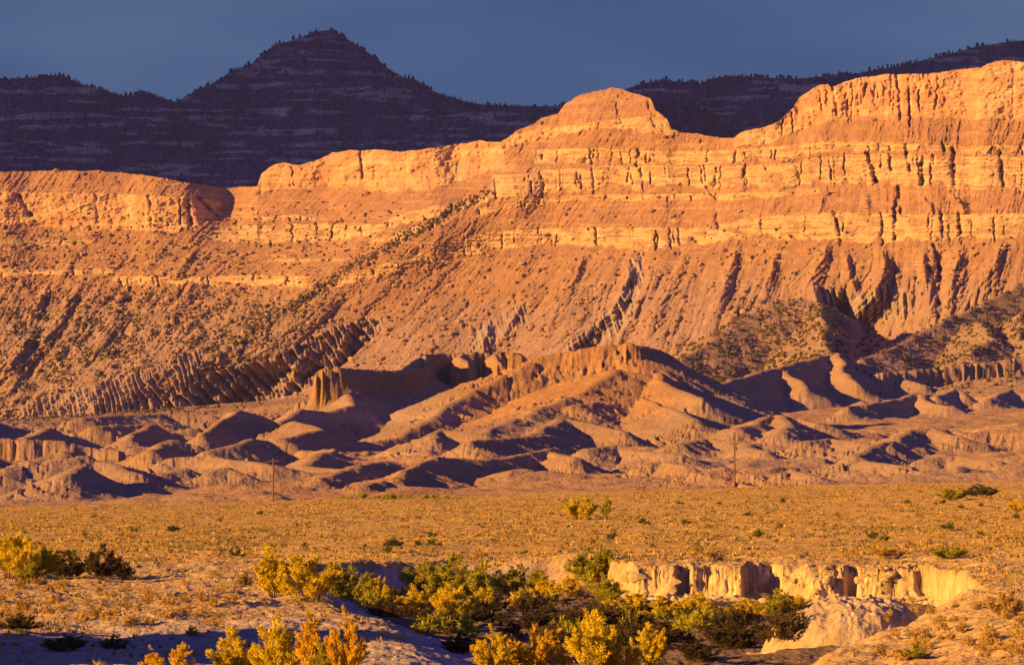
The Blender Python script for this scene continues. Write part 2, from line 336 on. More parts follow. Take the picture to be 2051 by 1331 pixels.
# talus: rills slanting down the slope
ta = 1 - cl
slant = I(PX, [(-300, 0.75), (400, 0.9), (900, 0.62), (1300, 0.42), (1550, 0.25), (1750, 0.0), (2000, 0.3), (2300, 0.3)])
sx = PX + slant * PY + 6 * fbm(PX / 50, PY / 50, 2, 82)
low = ss(480, 640, PY)
off += ta * ((3.5 + 3.5 * low) * (0.5 - ridged(sx / 52, PY / 260, 2, 84)) + 2.6 * ss(-0.3, 0.4, fbm(PX / 60, PY / 60, 2, 89)) * (0.5 - ridged(sx / 15, PY / 90, 3, 88)) + 0.9 * perlin(sx / 5, PY / 14, 91) + 1.3 * fbm(PX / 5, PY / 5, 3, 93))
zr_ = ss(1040, 1220, PX) * ss(492, 600, PY)
off += ta * zr_ * (7.5 * (0.5 - ridged((PX + 0.35 * PY + 10 * fbm(PX / 70, PY / 70, 2, 86)) / 40, PY / 420, 2, 87, 0.65)))
leftrough = ss(760, 500, PX + 0.6 * (PY - 600)) * ss(500, 600, PY)
off += ta * leftrough * (6.0 * fbm(PX / 24, PY / 15, 4, 95, 0.65))
for pts, w, fw in RIBS:
    p = np.array(pts, float); cxr = np.interp(PY, p[:, 1], p[:, 0]); t = (PY - p[0, 1]) / (p[-1, 1] - p[0, 1])
    wv = w * (0.35 + 0.8 * np.clip(t, 0, 1)); q = np.abs(PX - cxr + 3 * perlin(PX / 12, PY / 18, 97)) / wv
    env = ss(-0.03, 0.35, t) * ss(1.35, 0.9, t)
    off -= ta * fw * env * np.maximum(0, 1 - q) ** 1.15
    off += ta * fw * 0.13 * env * (q < 1) * np.abs(np.sin((PY * 0.35 + (PX - cxr)) / 4.2))
scarpm = np.zeros_like(PX)
xcr = np.interp(PY, [638, 650, 672, 694, 722, 738, 752, 780, 806, 822], [770, 700, 650, 600, 560, 480, 430, 380, 330, 300])
tl_, bl_ = I(PX, SCARPS[1][0]), I(PX, SCARPS[1][1])
hm_ = ss(tl_ - 4, tl_ + 6, PY + 5 * perlin(PX / 9, PX * 0, 98)) * ss(bl_ + 3, bl_ - 5, PY) * ss(360, 430, PX) * ss(765, 730, PX)
off += hm_ * 0.72 * 0.46 * np.clip(PX - xcr, 0, 150) * (0.75 + 0.35 * fbm(PX / 40, PY / 40, 2, 102))
for top, bot, a, b, per, amp in SCARPS:
    tl = I(PX, top) + 5 * perlin(PX / 9, PX * 0, 98); bl = I(PX, bot)
    m = ss(tl - 2, tl + 4, PY) * ss(bl + 4, bl - 6, PY) * ss(a, a + 8, PX) * ss(b, b - 8, PX)
    ph = (PX - (0.7 if per > 20 else 0.3) * (PY - tl) + 8 * perlin(PX / 30, PY / 60, 99) + 16 * perlin(PX / 75, PX * 0 + per, 96)) / per
    fr = ph - np.floor(ph); ramp_ = np.where(fr < 0.8, fr / 0.8, (1 - fr) / 0.2)
    vary = 0.45 + 0.75 * (perlin(np.floor(ph) * 0.37, PX * 0 + per, 101) * 0.8 + 0.5)
    ph2 = (PX - 0.2 * (PY - tl)) / (per * 0.37); fr2 = ph2 - np.floor(ph2)
    off += m * (amp * 1.6 * vary * (ramp_ - 0.5) + amp * 0.35 * (np.where(fr2 < .7, fr2 / .7, (1 - fr2) / .3)))
    scarpm = np.maximum(scarpm, m)
top_ease = 1.0
D = D0 + run + off
# position from the undisplaced surface, then pushed in depth
Db = D0 + run
X, Z = P(PX, PY, Db)
Yv = D
# colours
tal = np.array([0.37, 0.208, 0.115]); clay = np.array([0.31, 0.225, 0.20]); clA = np.array([0.58, 0.35, 0.185]); clB = np.array([0.61, 0.41, 0.21]); clC = np.array([0.50, 0.33, 0.17])
n1 = fbm(PX / 80, PY / 40, 3, 110); n2 = fbm(PX / 14, PY / 9, 3, 113); bed = perlin(PX / 300, PYe / 3.2, 116)
col = np.broadcast_to(tal, PX.shape + (3,)).copy()
upper = ss(470, 400, PY)
col = lerp(col, [0.42, 0.225, 0.125], upper * 0.7)
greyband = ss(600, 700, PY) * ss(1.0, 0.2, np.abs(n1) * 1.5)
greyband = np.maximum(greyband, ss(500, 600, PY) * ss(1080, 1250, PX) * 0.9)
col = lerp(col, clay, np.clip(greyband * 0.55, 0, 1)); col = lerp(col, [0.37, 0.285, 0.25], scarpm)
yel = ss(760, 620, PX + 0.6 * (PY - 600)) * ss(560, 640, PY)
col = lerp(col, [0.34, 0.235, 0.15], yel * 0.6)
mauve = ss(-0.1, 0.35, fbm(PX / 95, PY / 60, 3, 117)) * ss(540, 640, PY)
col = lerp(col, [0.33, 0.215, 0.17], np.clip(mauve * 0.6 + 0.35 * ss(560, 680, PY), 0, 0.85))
cc = np.where((kind == 1)[..., None], clA, np.where((kind >= 3)[..., None], clC, clB))
rough_red = ss(0.0, 0.45, fbm(PX / 40, PY / 30, 3, 118)) * (kind == 1)
pale = ss(-0.1, 0.4, fbm(PX / 55, PY / 30, 2, 119)) * (kind == 1)
cc = lerp(cc, [0.60, 0.32, 0.17], rough_red * 0.95); cc = lerp(cc, [0.66, 0.46, 0.24], pale * (1 - rough_red) * 0.8)
cc = lerp(cc, [0.55, 0.27, 0.13], (kind == 1) * ss(1560, 1640, PX) * ss(1960, 1860, PX) * ss(0, 0.3, fbm(PX / 18, PY / 40, 3, 122) + 0.15) * 0.7)
rim = ss(14, 3, PY - sk[None, :] + 6 * n2) * (kind == 1); cc = lerp(cc, [0.58, 0.33, 0.18], rim * 0.7)
cc = cc * (1 + 0.16 * bed[..., None] + 0.12 * n2[..., None])
stain = ss(0.25, 0.7, perlin(PX / 5, PY / 45, 120)) * ss(0, .5, perlin(PX / 60, PY / 60, 121) + .2)
cc = lerp(cc, [0.34, 0.19, 0.11], stain * 0.45)
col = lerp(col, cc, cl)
thin = ss(0.35, 0.75, bed) * ta * ss(620, 420, PY); col = lerp(col, clB * 0.9, thin * 0.55)
col = col * (1 + 0.12 * n1[..., None] + 0.16 * n2[..., None] * ta[..., None])
V = np.stack([X, Yv, Z], -1)
MESA_V, MESA_PX, MESA_PY, MESA_CL, MESA_SC = V, PX, PY, cl, scarpm
# plateau behind the rim
back = [V]; cb = [col]
for k in range(1, 14):
    dd = 14.0 * k ** 1.6
    r = V[-1].copy(); r[:, 1] += dd; r[:, 0] *= (1 + dd / V[-1][:, 1]); r[:, 2] += -0.035 * dd - 2.0 * (k > 2) + 2 * perlin(px1 / 60, px1 * 0 + k, 130)
    back.append(r[None]); cb.append(np.broadcast_to(tal * [0.9, 1, 0.9], (1, ncol, 3)))
Vf = np.concatenate(back, 0); Cf = np.concatenate(cb, 0)
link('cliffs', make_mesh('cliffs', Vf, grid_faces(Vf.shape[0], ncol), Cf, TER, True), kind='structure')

# ------------------------------------------------------------------ mountains in cloud shadow
MSKY = [(-400, 200), (-60, 172), (0, 163), (60, 155), (110, 152), (130, 154), (160, 168), (200, 180), (230, 186), (255, 193), (275, 186), (300, 188), (330, 198), (352, 204), (375, 190), (400, 180), (430, 165),
        (460, 145), (480, 135), (505, 122), (530, 102), (550, 88), (580, 82), (600, 77), (625, 66), (645, 62), (670, 64), (690, 74), (720, 95), (750, 116), (780, 140), (810, 155), (830, 160), (855, 172), (870, 182),
        (900, 192), (935, 205), (960, 211), (1010, 213), (1080, 213), (1120, 211), (1180, 205), (1240, 190), (1255, 178), (1290, 166), (1330, 160), (1370, 165), (1410, 170), (1430, 158), (1455, 152), (1530, 155), (1600, 158),
        (1660, 152), (1720, 146), (1760, 138), (1800, 134), (1860, 118), (1900, 108), (1960, 92), (2000, 86), (2051, 82), (2200, 70), (2500, 66)]
def far_sheet(name, SKYL, a, b, nc, nr, bot, d0, slope, seed, dark):
    p1 = np.linspace(a, b, nc); s1 = I(p1, SKYL) + 1.2 * fbm(p1 / 12, p1 * 0, 3, seed)
    t = np.linspace(0, 1, nr)[:, None]; QX = np.broadcast_to(p1[None], (nr, nc)).astype(np.float32); QY = (bot + (s1[None] - bot) * t).astype(np.float32)
    hh = (bot - QY) * d0 / F
    dep = d0 + hh * slope
    led = perlin(QX / 210, (QY + 3 * fbm(QX / 90, QY / 60, 2, seed + 2)) / 13, seed + 3)
    patch = fbm(QX / 60, QY / 14, 3, seed + 5)
    ledge = ss(0.04, 0.20, led) * ss(-0.24, 0.06, patch)
    dep = dep + 55 * fbm(QX / 120, QY / 260, 3, seed + 7) + 14 * (0.5 - ridged(QX / 38, QY / 120, 2, seed + 9)) - 5 * ledge + 4 * led
    x, z = P(QX, QY, d0 + hh * slope)
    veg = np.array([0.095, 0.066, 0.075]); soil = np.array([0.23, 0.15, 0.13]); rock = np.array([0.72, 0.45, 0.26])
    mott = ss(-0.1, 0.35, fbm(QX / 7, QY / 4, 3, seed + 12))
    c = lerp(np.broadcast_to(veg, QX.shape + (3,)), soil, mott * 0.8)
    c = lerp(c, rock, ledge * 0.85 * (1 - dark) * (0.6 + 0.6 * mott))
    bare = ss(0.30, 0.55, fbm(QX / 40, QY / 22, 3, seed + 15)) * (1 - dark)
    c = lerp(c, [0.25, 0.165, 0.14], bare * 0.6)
    rav = ridged((QX + 0.3 * QY) / 70, QY / 240, 3, seed + 18); c = c * (0.72 + 0.55 * rav)[..., None]  # slope relief put into the colour as darkened ravines
    if name == 'mountains':                       # bare tips of the peak
        pk = np.exp(-(((QX - 655) / 16) ** 2 + ((QY - 76) / 9) ** 2)) + np.exp(-(((QX - 575) / 18) ** 2 + ((QY - 100) / 8) ** 2)) + np.exp(-(((QX - 700) / 18) ** 2 + ((QY - 108) / 7) ** 2))
        c = lerp(c, [0.36, 0.25, 0.19], np.clip(pk, 0, 1) * 0.75)
    V = np.stack([x, dep, z], -1); bk = [V]; bc = [c]
    for k in range(1, 8):
        r = V[-1].copy(); dd = 30 * k ** 1.5; r[:, 1] += dd; r[:, 0] *= 1 + dd / d0; r[:, 2] -= 0.45 * dd; bk.append(r[None]); bc.append(c[-1:])
    Vf = np.concatenate(bk, 0)
    link(name, make_mesh(name, Vf, grid_faces(Vf.shape[0], nc), np.concatenate(bc, 0), FAR, True), kind='structure')
    return V, QX, QY, ledge
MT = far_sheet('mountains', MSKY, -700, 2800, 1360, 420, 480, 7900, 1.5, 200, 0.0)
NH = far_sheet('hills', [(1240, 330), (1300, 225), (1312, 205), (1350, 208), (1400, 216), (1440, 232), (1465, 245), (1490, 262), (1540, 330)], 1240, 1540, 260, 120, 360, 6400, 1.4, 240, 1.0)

# storm cloud far to the left of the view whose shadow darkens the mountains
def lumpy(name, n=40):
    u = np.linspace(0, 2 * np.pi, n * 2 + 1)[:-1][None, :]; v = np.linspace(0.02, np.pi - 0.02, n)[:, None]
    r = 1 + 0.10 * fbm(u * 3 / np.pi * 2 + 0 * v, v * 3, 4, 300) * np.sin(v)
    V = np.stack([r * np.cos(u) * np.sin(v), r * np.sin(u) * np.sin(v), r * np.cos(v) + 0 * u], -1)
    i = np.arange(n - 1)[:, None] * (2 * n); j = np.arange(2 * n)[None, :]; j2 = (j + 1) % (2 * n)
    f = np.stack([i + j, i + 2 * n + j, i + 2 * n + j2, i + j2], -1)
    return V, f
CLOUD = mat_flat('cloud', (0.75, 0.75, 0.78), 0.002, 0.05)
cv, cf = lumpy('cloud')
eu = np.array([sh[1], -sh[0]]); tC = 12000.0
s0 = 4200 - tC * math.cos(SUN_EL); u0 = -7600.0
cpos = sh * s0 + eu * u0
Vc = np.empty_like(cv); loc = cv * np.array([1400, 2600, 2000.0])
Vc[..., 0] = cpos[0] + loc[..., 0] * sh[0] + loc[..., 1] * eu[0]; Vc[..., 1] = cpos[1] + loc[..., 0] * sh[1] + loc[..., 1] * eu[1]
Vc[..., 2] = 550 + tC * math.sin(SUN_EL) + loc[..., 2]
link('cloud', make_mesh('cloud', Vc, cf, None, CLOUD, True), kind='structure')

# ------------------------------------------------------------------ badlands
BD = [1120, 1300, 1500, 1800, 2200, 2700, 3300, 3800, 4700]
BR = {-300: [1045, 1014, 982, 944, 910, 878, 858, 850, 850], 0: [1040, 1008, 978, 940, 907, 875, 854, 846, 846], 1000: [1022, 985, 956, 917, 884, 852, 812, 785, 760], 2051: [1000, 962, 938, 894, 856, 814, 778, 745, 725], 2400: [995, 960, 940, 900, 860, 815, 775, 735, 715]}
def rows_to_z(px, d, D, R):
    ks = sorted(R); Zt = np.stack([[CAMZ - (r - HOR) / F * dd for r, dd in zip(R[k], D)] for k in ks])
    zs = np.stack([np.interp(d, D, Zt[i]) for i in range(len(ks))])
    idx = np.clip(np.searchsorted(ks, px) - 1, 0, len(ks) - 2); ka = np.array(ks, float)
    t = np.clip((px - ka[idx]) / (ka[idx + 1] - ka[idx]), 0, 1)
    a = np.take_along_axis(zs, idx[None], 0)[0]; b = np.take_along_axis(zs, idx[None] + 1, 0)[0]
    return a + (b - a) * t
RID = [
    # hero butte: front ridge, its top block, the shoulder to the right
    dict(p=[(1266, 688, 2225), (1252, 688, 2230)], s=0.5, r=1, c=11, cs=3, w=2.5), dict(p=[(1266, 690, 2232), (1225, 692, 2236)], s=0.46, r=3, c=1.5, cs=3, w=8), dict(p=[(1225, 690, 2235), (1170, 699, 2238), (1120, 706, 2242)], s=0.44, r=4, c=1.5, cs=5, w=6),
    dict(p=[(1120, 706, 2242), (1075, 716, 2235), (1030, 738, 2215), (960, 780, 2180), (905, 814, 2130), (830, 858, 2070), (790, 878, 2040), (700, 892, 2000), (640, 912, 1930)], s=0.40, r=5),
    dict(p=[(1240, 740, 2170), (1150, 790, 2100), (1050, 835, 2020), (960, 868, 1950)], s=0.34, r=14),
    dict(p=[(1275, 692, 2240), (1310, 700, 2260), (1345, 722, 2290), (1400, 752, 2320), (1460, 784, 2340)], s=0.52, r=3),
    dict(p=[(1320, 748, 2170), (1345, 775, 2120), (1400, 800, 2050)], s=0.5, r=5),
    # rim behind the amphitheatre
    dict(p=[(1035, 707, 2580), (1000, 706, 2580), (950, 706, 2580), (880, 709, 2560), (838, 712, 2520)], s=0.65, r=1, c=16, cs=4, w=3),
    dict(p=[(838, 712, 2520), (825, 728, 2450), (800, 742, 2420), (740, 742, 2400), (700, 739, 2360), (676, 737, 2310)], s=0.66, r=1, c=5, cs=3, w=3),
    dict(p=[(668, 735, 2290), (655, 738, 2285), (648, 742, 2285)], s=0.72, r=0.5, c=11, cs=2.6, w=1.5),
    dict(p=[(700, 790, 2240), (705, 812, 2200), (650, 826, 2170), (600, 820, 2150), (560, 850, 2100)], s=0.55, r=3),
    dict(p=[(845, 712, 2500), (848, 735, 2470)], s=0.7, r=1, c=16, cs=3, w=2), dict(p=[(925, 708, 2560), (928, 730, 2515)], s=0.7, r=1, c=16, cs=4, w=2), dict(p=[(985, 708, 2560), (1000, 728, 2520)], s=0.7, r=1, c=12, cs=4, w=2),
    # left mounds
    dict(p=[(485, 822, 2050), (470, 826, 2040), (400, 872, 1960)], s=0.62, r=2), dict(p=[(485, 822, 2050), (535, 838, 2060), (545, 870, 2050)], s=0.62, r=2),
    dict(p=[(590, 845, 2000), (640, 862, 1960), (560, 880, 1900)], s=0.5, r=4),
    dict(p=[(342, 882, 1700), (330, 890, 1690), (300, 905, 1650)], s=0.6, r=3), dict(p=[(342, 882, 1700), (380, 892, 1700)], s=0.6, r=3),
    dict(p=[(420, 905, 1640), (500, 880, 1680), (530, 884, 1690), (545, 898, 1690)], s=0.5, r=4), dict(p=[(-80, 880, 1800), (0, 880, 1800), (60, 880, 1800), (130, 886, 1800), (190, 900, 1800), (240, 905, 1790)], s=0.4, r=2, c=6, cs=3, w=2),
    dict(p=[(160, 838, 2500), (240, 832, 2550), (330, 830, 2600), (420, 832, 2600)], s=0.3, r=4), dict(p=[(100, 858, 2200), (40, 880, 2100)], s=0.45, r=5), dict(p=[(190, 855, 2250), (300, 850, 2300), (260, 880, 2200)], s=0.45, r=5),
    dict(p=[(20, 940, 1420), (60, 924, 1430), (95, 935, 1440)], s=0.42, r=5), dict(p=[(110, 925, 1430), (170, 914, 1440), (230, 932, 1430), (280, 950, 1400)], s=0.36, r=6), dict(p=[(160, 935, 1380), (120, 955, 1330)], s=0.4, r=6),
    dict(p=[(310, 950, 1440), (350, 940, 1450)], s=0.35, r=6), dict(p=[(420, 948, 1420), (450, 938, 1430), (480, 950, 1420)], s=0.36, r=6), dict(p=[(360, 918, 1560), (430, 915, 1560), (560, 935, 1500)], s=0.4, r=5), dict(p=[(660, 905, 1700), (600, 935, 1560), (720, 945, 1520)], s=0.35, r=6),
    dict(p=[(640, 962, 1380), (690, 940, 1420), (760, 925, 1480)], s=0.33, r=6), dict(p=[(700, 968, 1340), (780, 958, 1340)], s=0.33, r=6),
    # central mounds
    dict(p=[(880, 916, 1430), (850, 930, 1400), (800, 958, 1350), (720, 975, 1310)], s=0.42, r=4), dict(p=[(880, 916, 1430), (950, 922, 1450), (1020, 918, 1480), (1100, 900, 1520)], s=0.45, r=3),
    dict(p=[(935, 885, 1620), (1000, 880, 1660), (1100, 872, 1720)], s=0.42, r=4), dict(p=[(1065, 915, 1500), (1100, 905, 1520), (1150, 918, 1480)], s=0.4, r=4), dict(p=[(860, 880, 1800), (880, 862, 1850), (960, 870, 1820)], s=0.4, r=4),
    dict(p=[(1135, 838, 1900), (1110, 850, 1870), (1030, 888, 1750)], s=0.45, r=5), dict(p=[(1135, 838, 1900), (1190, 850, 1880), (1250, 868, 1850)], s=0.45, r=5), dict(p=[(1150, 812, 2060), (1220, 800, 2100), (1300, 796, 2110), (1330, 816, 2060), (1400, 840, 1980)], s=0.42, r=6),
    dict(p=[(1180, 900, 1560), (1230, 893, 1580), (1290, 905, 1560), (1350, 912, 1540)], s=0.4, r=5), dict(p=[(1300, 930, 1420), (1330, 925, 1430), (1380, 935, 1400)], s=0.36, r=5), dict(p=[(1350, 890, 1640), (1420, 880, 1680), (1480, 885, 1660), (1530, 905, 1600)], s=0.4, r=5),
    dict(p=[(1400, 950, 1290), (1440, 938, 1300), (1500, 952, 1290)], s=0.3, r=8), dict(p=[(1560, 950, 1280), (1590, 944, 1285), (1640, 956, 1270)], s=0.3, r=7), dict(p=[(1480, 862, 1850), (1530, 838, 1950), (1570, 832, 1960), (1640, 850, 1920)], s=0.42, r=8), dict(p=[(1570, 832, 1960), (1580, 870, 1820)], s=0.42, r=8),
    dict(p=[(1780, 880, 1700), (1830, 862, 1740), (1870, 858, 1750), (1920, 875, 1720)], s=0.42, r=8), dict(p=[(1950, 870, 1750), (1990, 862, 1760), (2030, 868, 1750), (2100, 860, 1750)], s=0.42, r=7), dict(p=[(1720, 915, 1500), (1780, 885, 1560), (1790, 900, 1540)], s=0.5, r=4), dict(p=[(1850, 920, 1480), (1900, 915, 1490), (2000, 925, 1460)], s=0.35, r=6),
    dict(p=[(1680, 930, 1400), (1720, 925, 1400), (1800, 935, 1380)], s=0.34, r=7), dict(p=[(1620, 885, 1640), (1680, 880, 1660), (1740, 890, 1620)], s=0.36, r=6),
    # right distance
    dict(p=[(1430, 772, 2750), (1500, 752, 2850), (1560, 736, 2950), (1640, 714, 3050), (1680, 711, 3080), (1730, 728, 3080), (1780, 748, 3050), (1850, 772, 3000)], s=0.62, r=4),
    dict(p=[(1560, 738, 2950), (1590, 758, 2890), (1620, 775, 2830)], s=0.62, r=3), dict(p=[(1680, 706, 3060), (1690, 745, 2980), (1720, 772, 2900)], s=0.62, r=3),
    dict(p=[(1700, 815, 2450), (1800, 800, 2550), (1830, 786, 2600), (1850, 800, 2560), (1900, 815, 2500)], s=0.5, r=3), dict(p=[(1880, 795, 2620), (1915, 778, 2680), (1935, 795, 2640)], s=0.5, r=3), dict(p=[(1980, 800, 2620), (2025, 780, 2700), (2060, 790, 2680), (2200, 780, 2700)], s=0.5, r=3),
    dict(p=[(1330, 742, 3980), (1400, 700, 4040), (1470, 650, 4100), (1540, 608, 4140), (1600, 598, 4150), (1640, 606, 4140), (1656, 630, 4120)], s=0.62, r=9), dict(p=[(1640, 606, 4140), (1650, 650, 4040), (1655, 700, 3950)], s=0.75, r=4), dict(p=[(-500, 790, 1700), (-470, 748, 2050), (-430, 728, 2550), (-430, 730, 3000)], s=0.85, r=8),
    dict(p=[(1725, 722, 3850), (1800, 690, 3930), (1880, 650, 4000), (1960, 612, 4070), (2051, 570, 4140), (2300, 500, 4300)], s=0.55, r=5), dict(p=[(1960, 640, 4000), (1990, 680, 3890), (1940, 705, 3830)], s=0.55, r=4), dict(p=[(2051, 625, 4020), (2040, 680, 3900), (2100, 700, 3850)], s=0.55, r=4),
    dict(p=[(1760, 748, 3020), (1860, 738, 3060), (1960, 728, 3080), (2051, 716, 3100), (2300, 690, 3150)], s=0.12, r=1, c=8, cs=4, w=3),
    dict(p=[(-100, 846, 2700), (100, 845, 2750), (400, 838, 2800), (560, 822, 2850), (640, 800, 2900)], s=0.10, r=6)]
nbc, nbr = 1700, 1000
bpx = np.concatenate([np.linspace(-1800, -640, 40), np.linspace(-620, 2300, 1620), np.linspace(2320, 3800, 40)])
bd_ = np.concatenate([np.exp(np.linspace(math.log(1110), math.log(2750), 640)), np.linspace(2755, 3790, 190), np.linspace(3793, 4200, 135), np.linspace(4215, 4700, 35)])
BPX = np.broadcast_to(bpx[None], (nbr, nbc)).astype(np.float32); BY = np.broadcast_to(bd_[:, None], (nbr, nbc)).astype(np.float32)
BX = (BPX - CX) / F * BY
zb = rows_to_z(BPX, BY, BD, BR)
warp = (5 * fbm(BX / 40, BY / 40, 3, 400), 7 * fbm(BX / 40, BY / 40, 3, 410))
rz, rd, rs = seg_ridges(BX, BY, RID, warp)
# gullies running down the flanks
g1 = ridged(rs / 10 + 0.25 * fbm(BX / 15, BY / 15, 2, 420), rd / 60, 2, 423); g2 = ridged(rs / 2.8 + 0.5 * fbm(BX / 5, BY / 5, 2, 428), rd / 18, 3, 427, 0.6)
hgt = np.clip((rz - zb) / 10, 0, 1)
flat_r = ss(1.5, 9, rd)
rz2 = rz + 0.4 - (1 - g1) * 2.3 * flat_r - (1 - g2) * 0.85 * ss(0.5, 4, rd)
# billowing clay mounds everywhere else
wx = BX + 10 * fbm(BX / 60, BY / 60, 2, 430); wy = BY + 14 * fbm(BX / 60, BY / 60, 2, 433)
bil = np.abs(perlin(wx / 34, wy / 46, 440)) * 1.0 + np.abs(perlin(wx / 15, wy / 22, 443)) * 0.5 + np.abs(perlin(wx / 6, wy / 8, 446)) * 0.2
ampl = I(BY, [(1120, 0.0), (1220, 1.2), (1330, 5.0), (1800, 8.5), (2600, 10), (3300, 6), (3800, 3), (4200, 2)])
zf = zb + ampl * (bil - 0.35) * (0.65 + 0.6 * fbm(BX / 150, BY / 150, 2, 450)) * (1 - 0.65 * ss(1420, 1520, BPX) * ss(2050, 2200, BY) * ss(2850, 2650, BY))
k = 1.6
hh = np.clip(0.5 + 0.5 * (rz2 - zf) / k, 0, 1); ZB = zf * (1 - hh) + rz2 * hh + k * hh * (1 - hh)
ZB += 0.25 * fbm(BX / 3, BY / 4, 3, 460)
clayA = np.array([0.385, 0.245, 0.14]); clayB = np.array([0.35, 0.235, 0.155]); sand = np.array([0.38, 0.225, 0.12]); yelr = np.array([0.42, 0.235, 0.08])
m1 = fbm(BX / 120, BY / 160, 3, 470); m2 = fbm(BX / 7, BY / 10, 3, 473)
bc = lerp(np.broadcast_to(clayA, BX.shape + (3,)), clayB, ss(-0.2, 0.3, m1))
slope_y = np.gradient(ZB, axis=0) / np.gradient(BY, axis=0); slope_x = np.gradient(ZB, axis=1) / np.maximum(np.gradient(BX, axis=1), 0.01)
steep = np.sqrt(slope_x ** 2 + slope_y ** 2)
bc = lerp(bc, sand, ss(0.25, 0.08, steep) * 0.7)
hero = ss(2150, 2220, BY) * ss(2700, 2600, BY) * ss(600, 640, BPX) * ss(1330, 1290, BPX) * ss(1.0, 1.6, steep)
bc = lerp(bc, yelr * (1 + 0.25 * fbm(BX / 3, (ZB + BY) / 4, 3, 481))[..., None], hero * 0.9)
hero2 = ss(2000, 2120, BY) * ss(2420, 2350, BY) * ss(860, 1000, BPX) * ss(1420, 1300, BPX) * ss(12, 22, ZB + 4 * m2)
bc = lerp(bc, [0.43, 0.235, 0.10], hero2 * 0.9)
far_ = ss(3000, 3300, BY); bc = lerp(bc, [0.31, 0.20, 0.13], far_ * 0.7)
plainish = ss(1400, 1250, BY + 200 * m1); bc = lerp(bc, [0.40, 0.24, 0.13], plainish * 0.7)
strat = perlin(BX / 300, (ZB + 1.5 * m1) / 2.6, 476); bc = bc * (1 + 0.16 * m2[..., None] + 0.08 * m1[..., None] + 0.24 * (strat * ss(0.2, 0.5, steep))[..., None])
bc = lerp(bc, [0.17, 0.12, 0.07], ss(0.5, 0.7, fbm(BX / 1.6, BY / 3.0, 3, 479)) * ss(0.42, 0.2, steep) * 0.6)
BV = np.stack([BX, BY, ZB], -1)
link('hills', make_mesh('badlands', BV, grid_faces(nbr, nbc)[:, :, ::1], bc, CLAY, True), kind='structure')

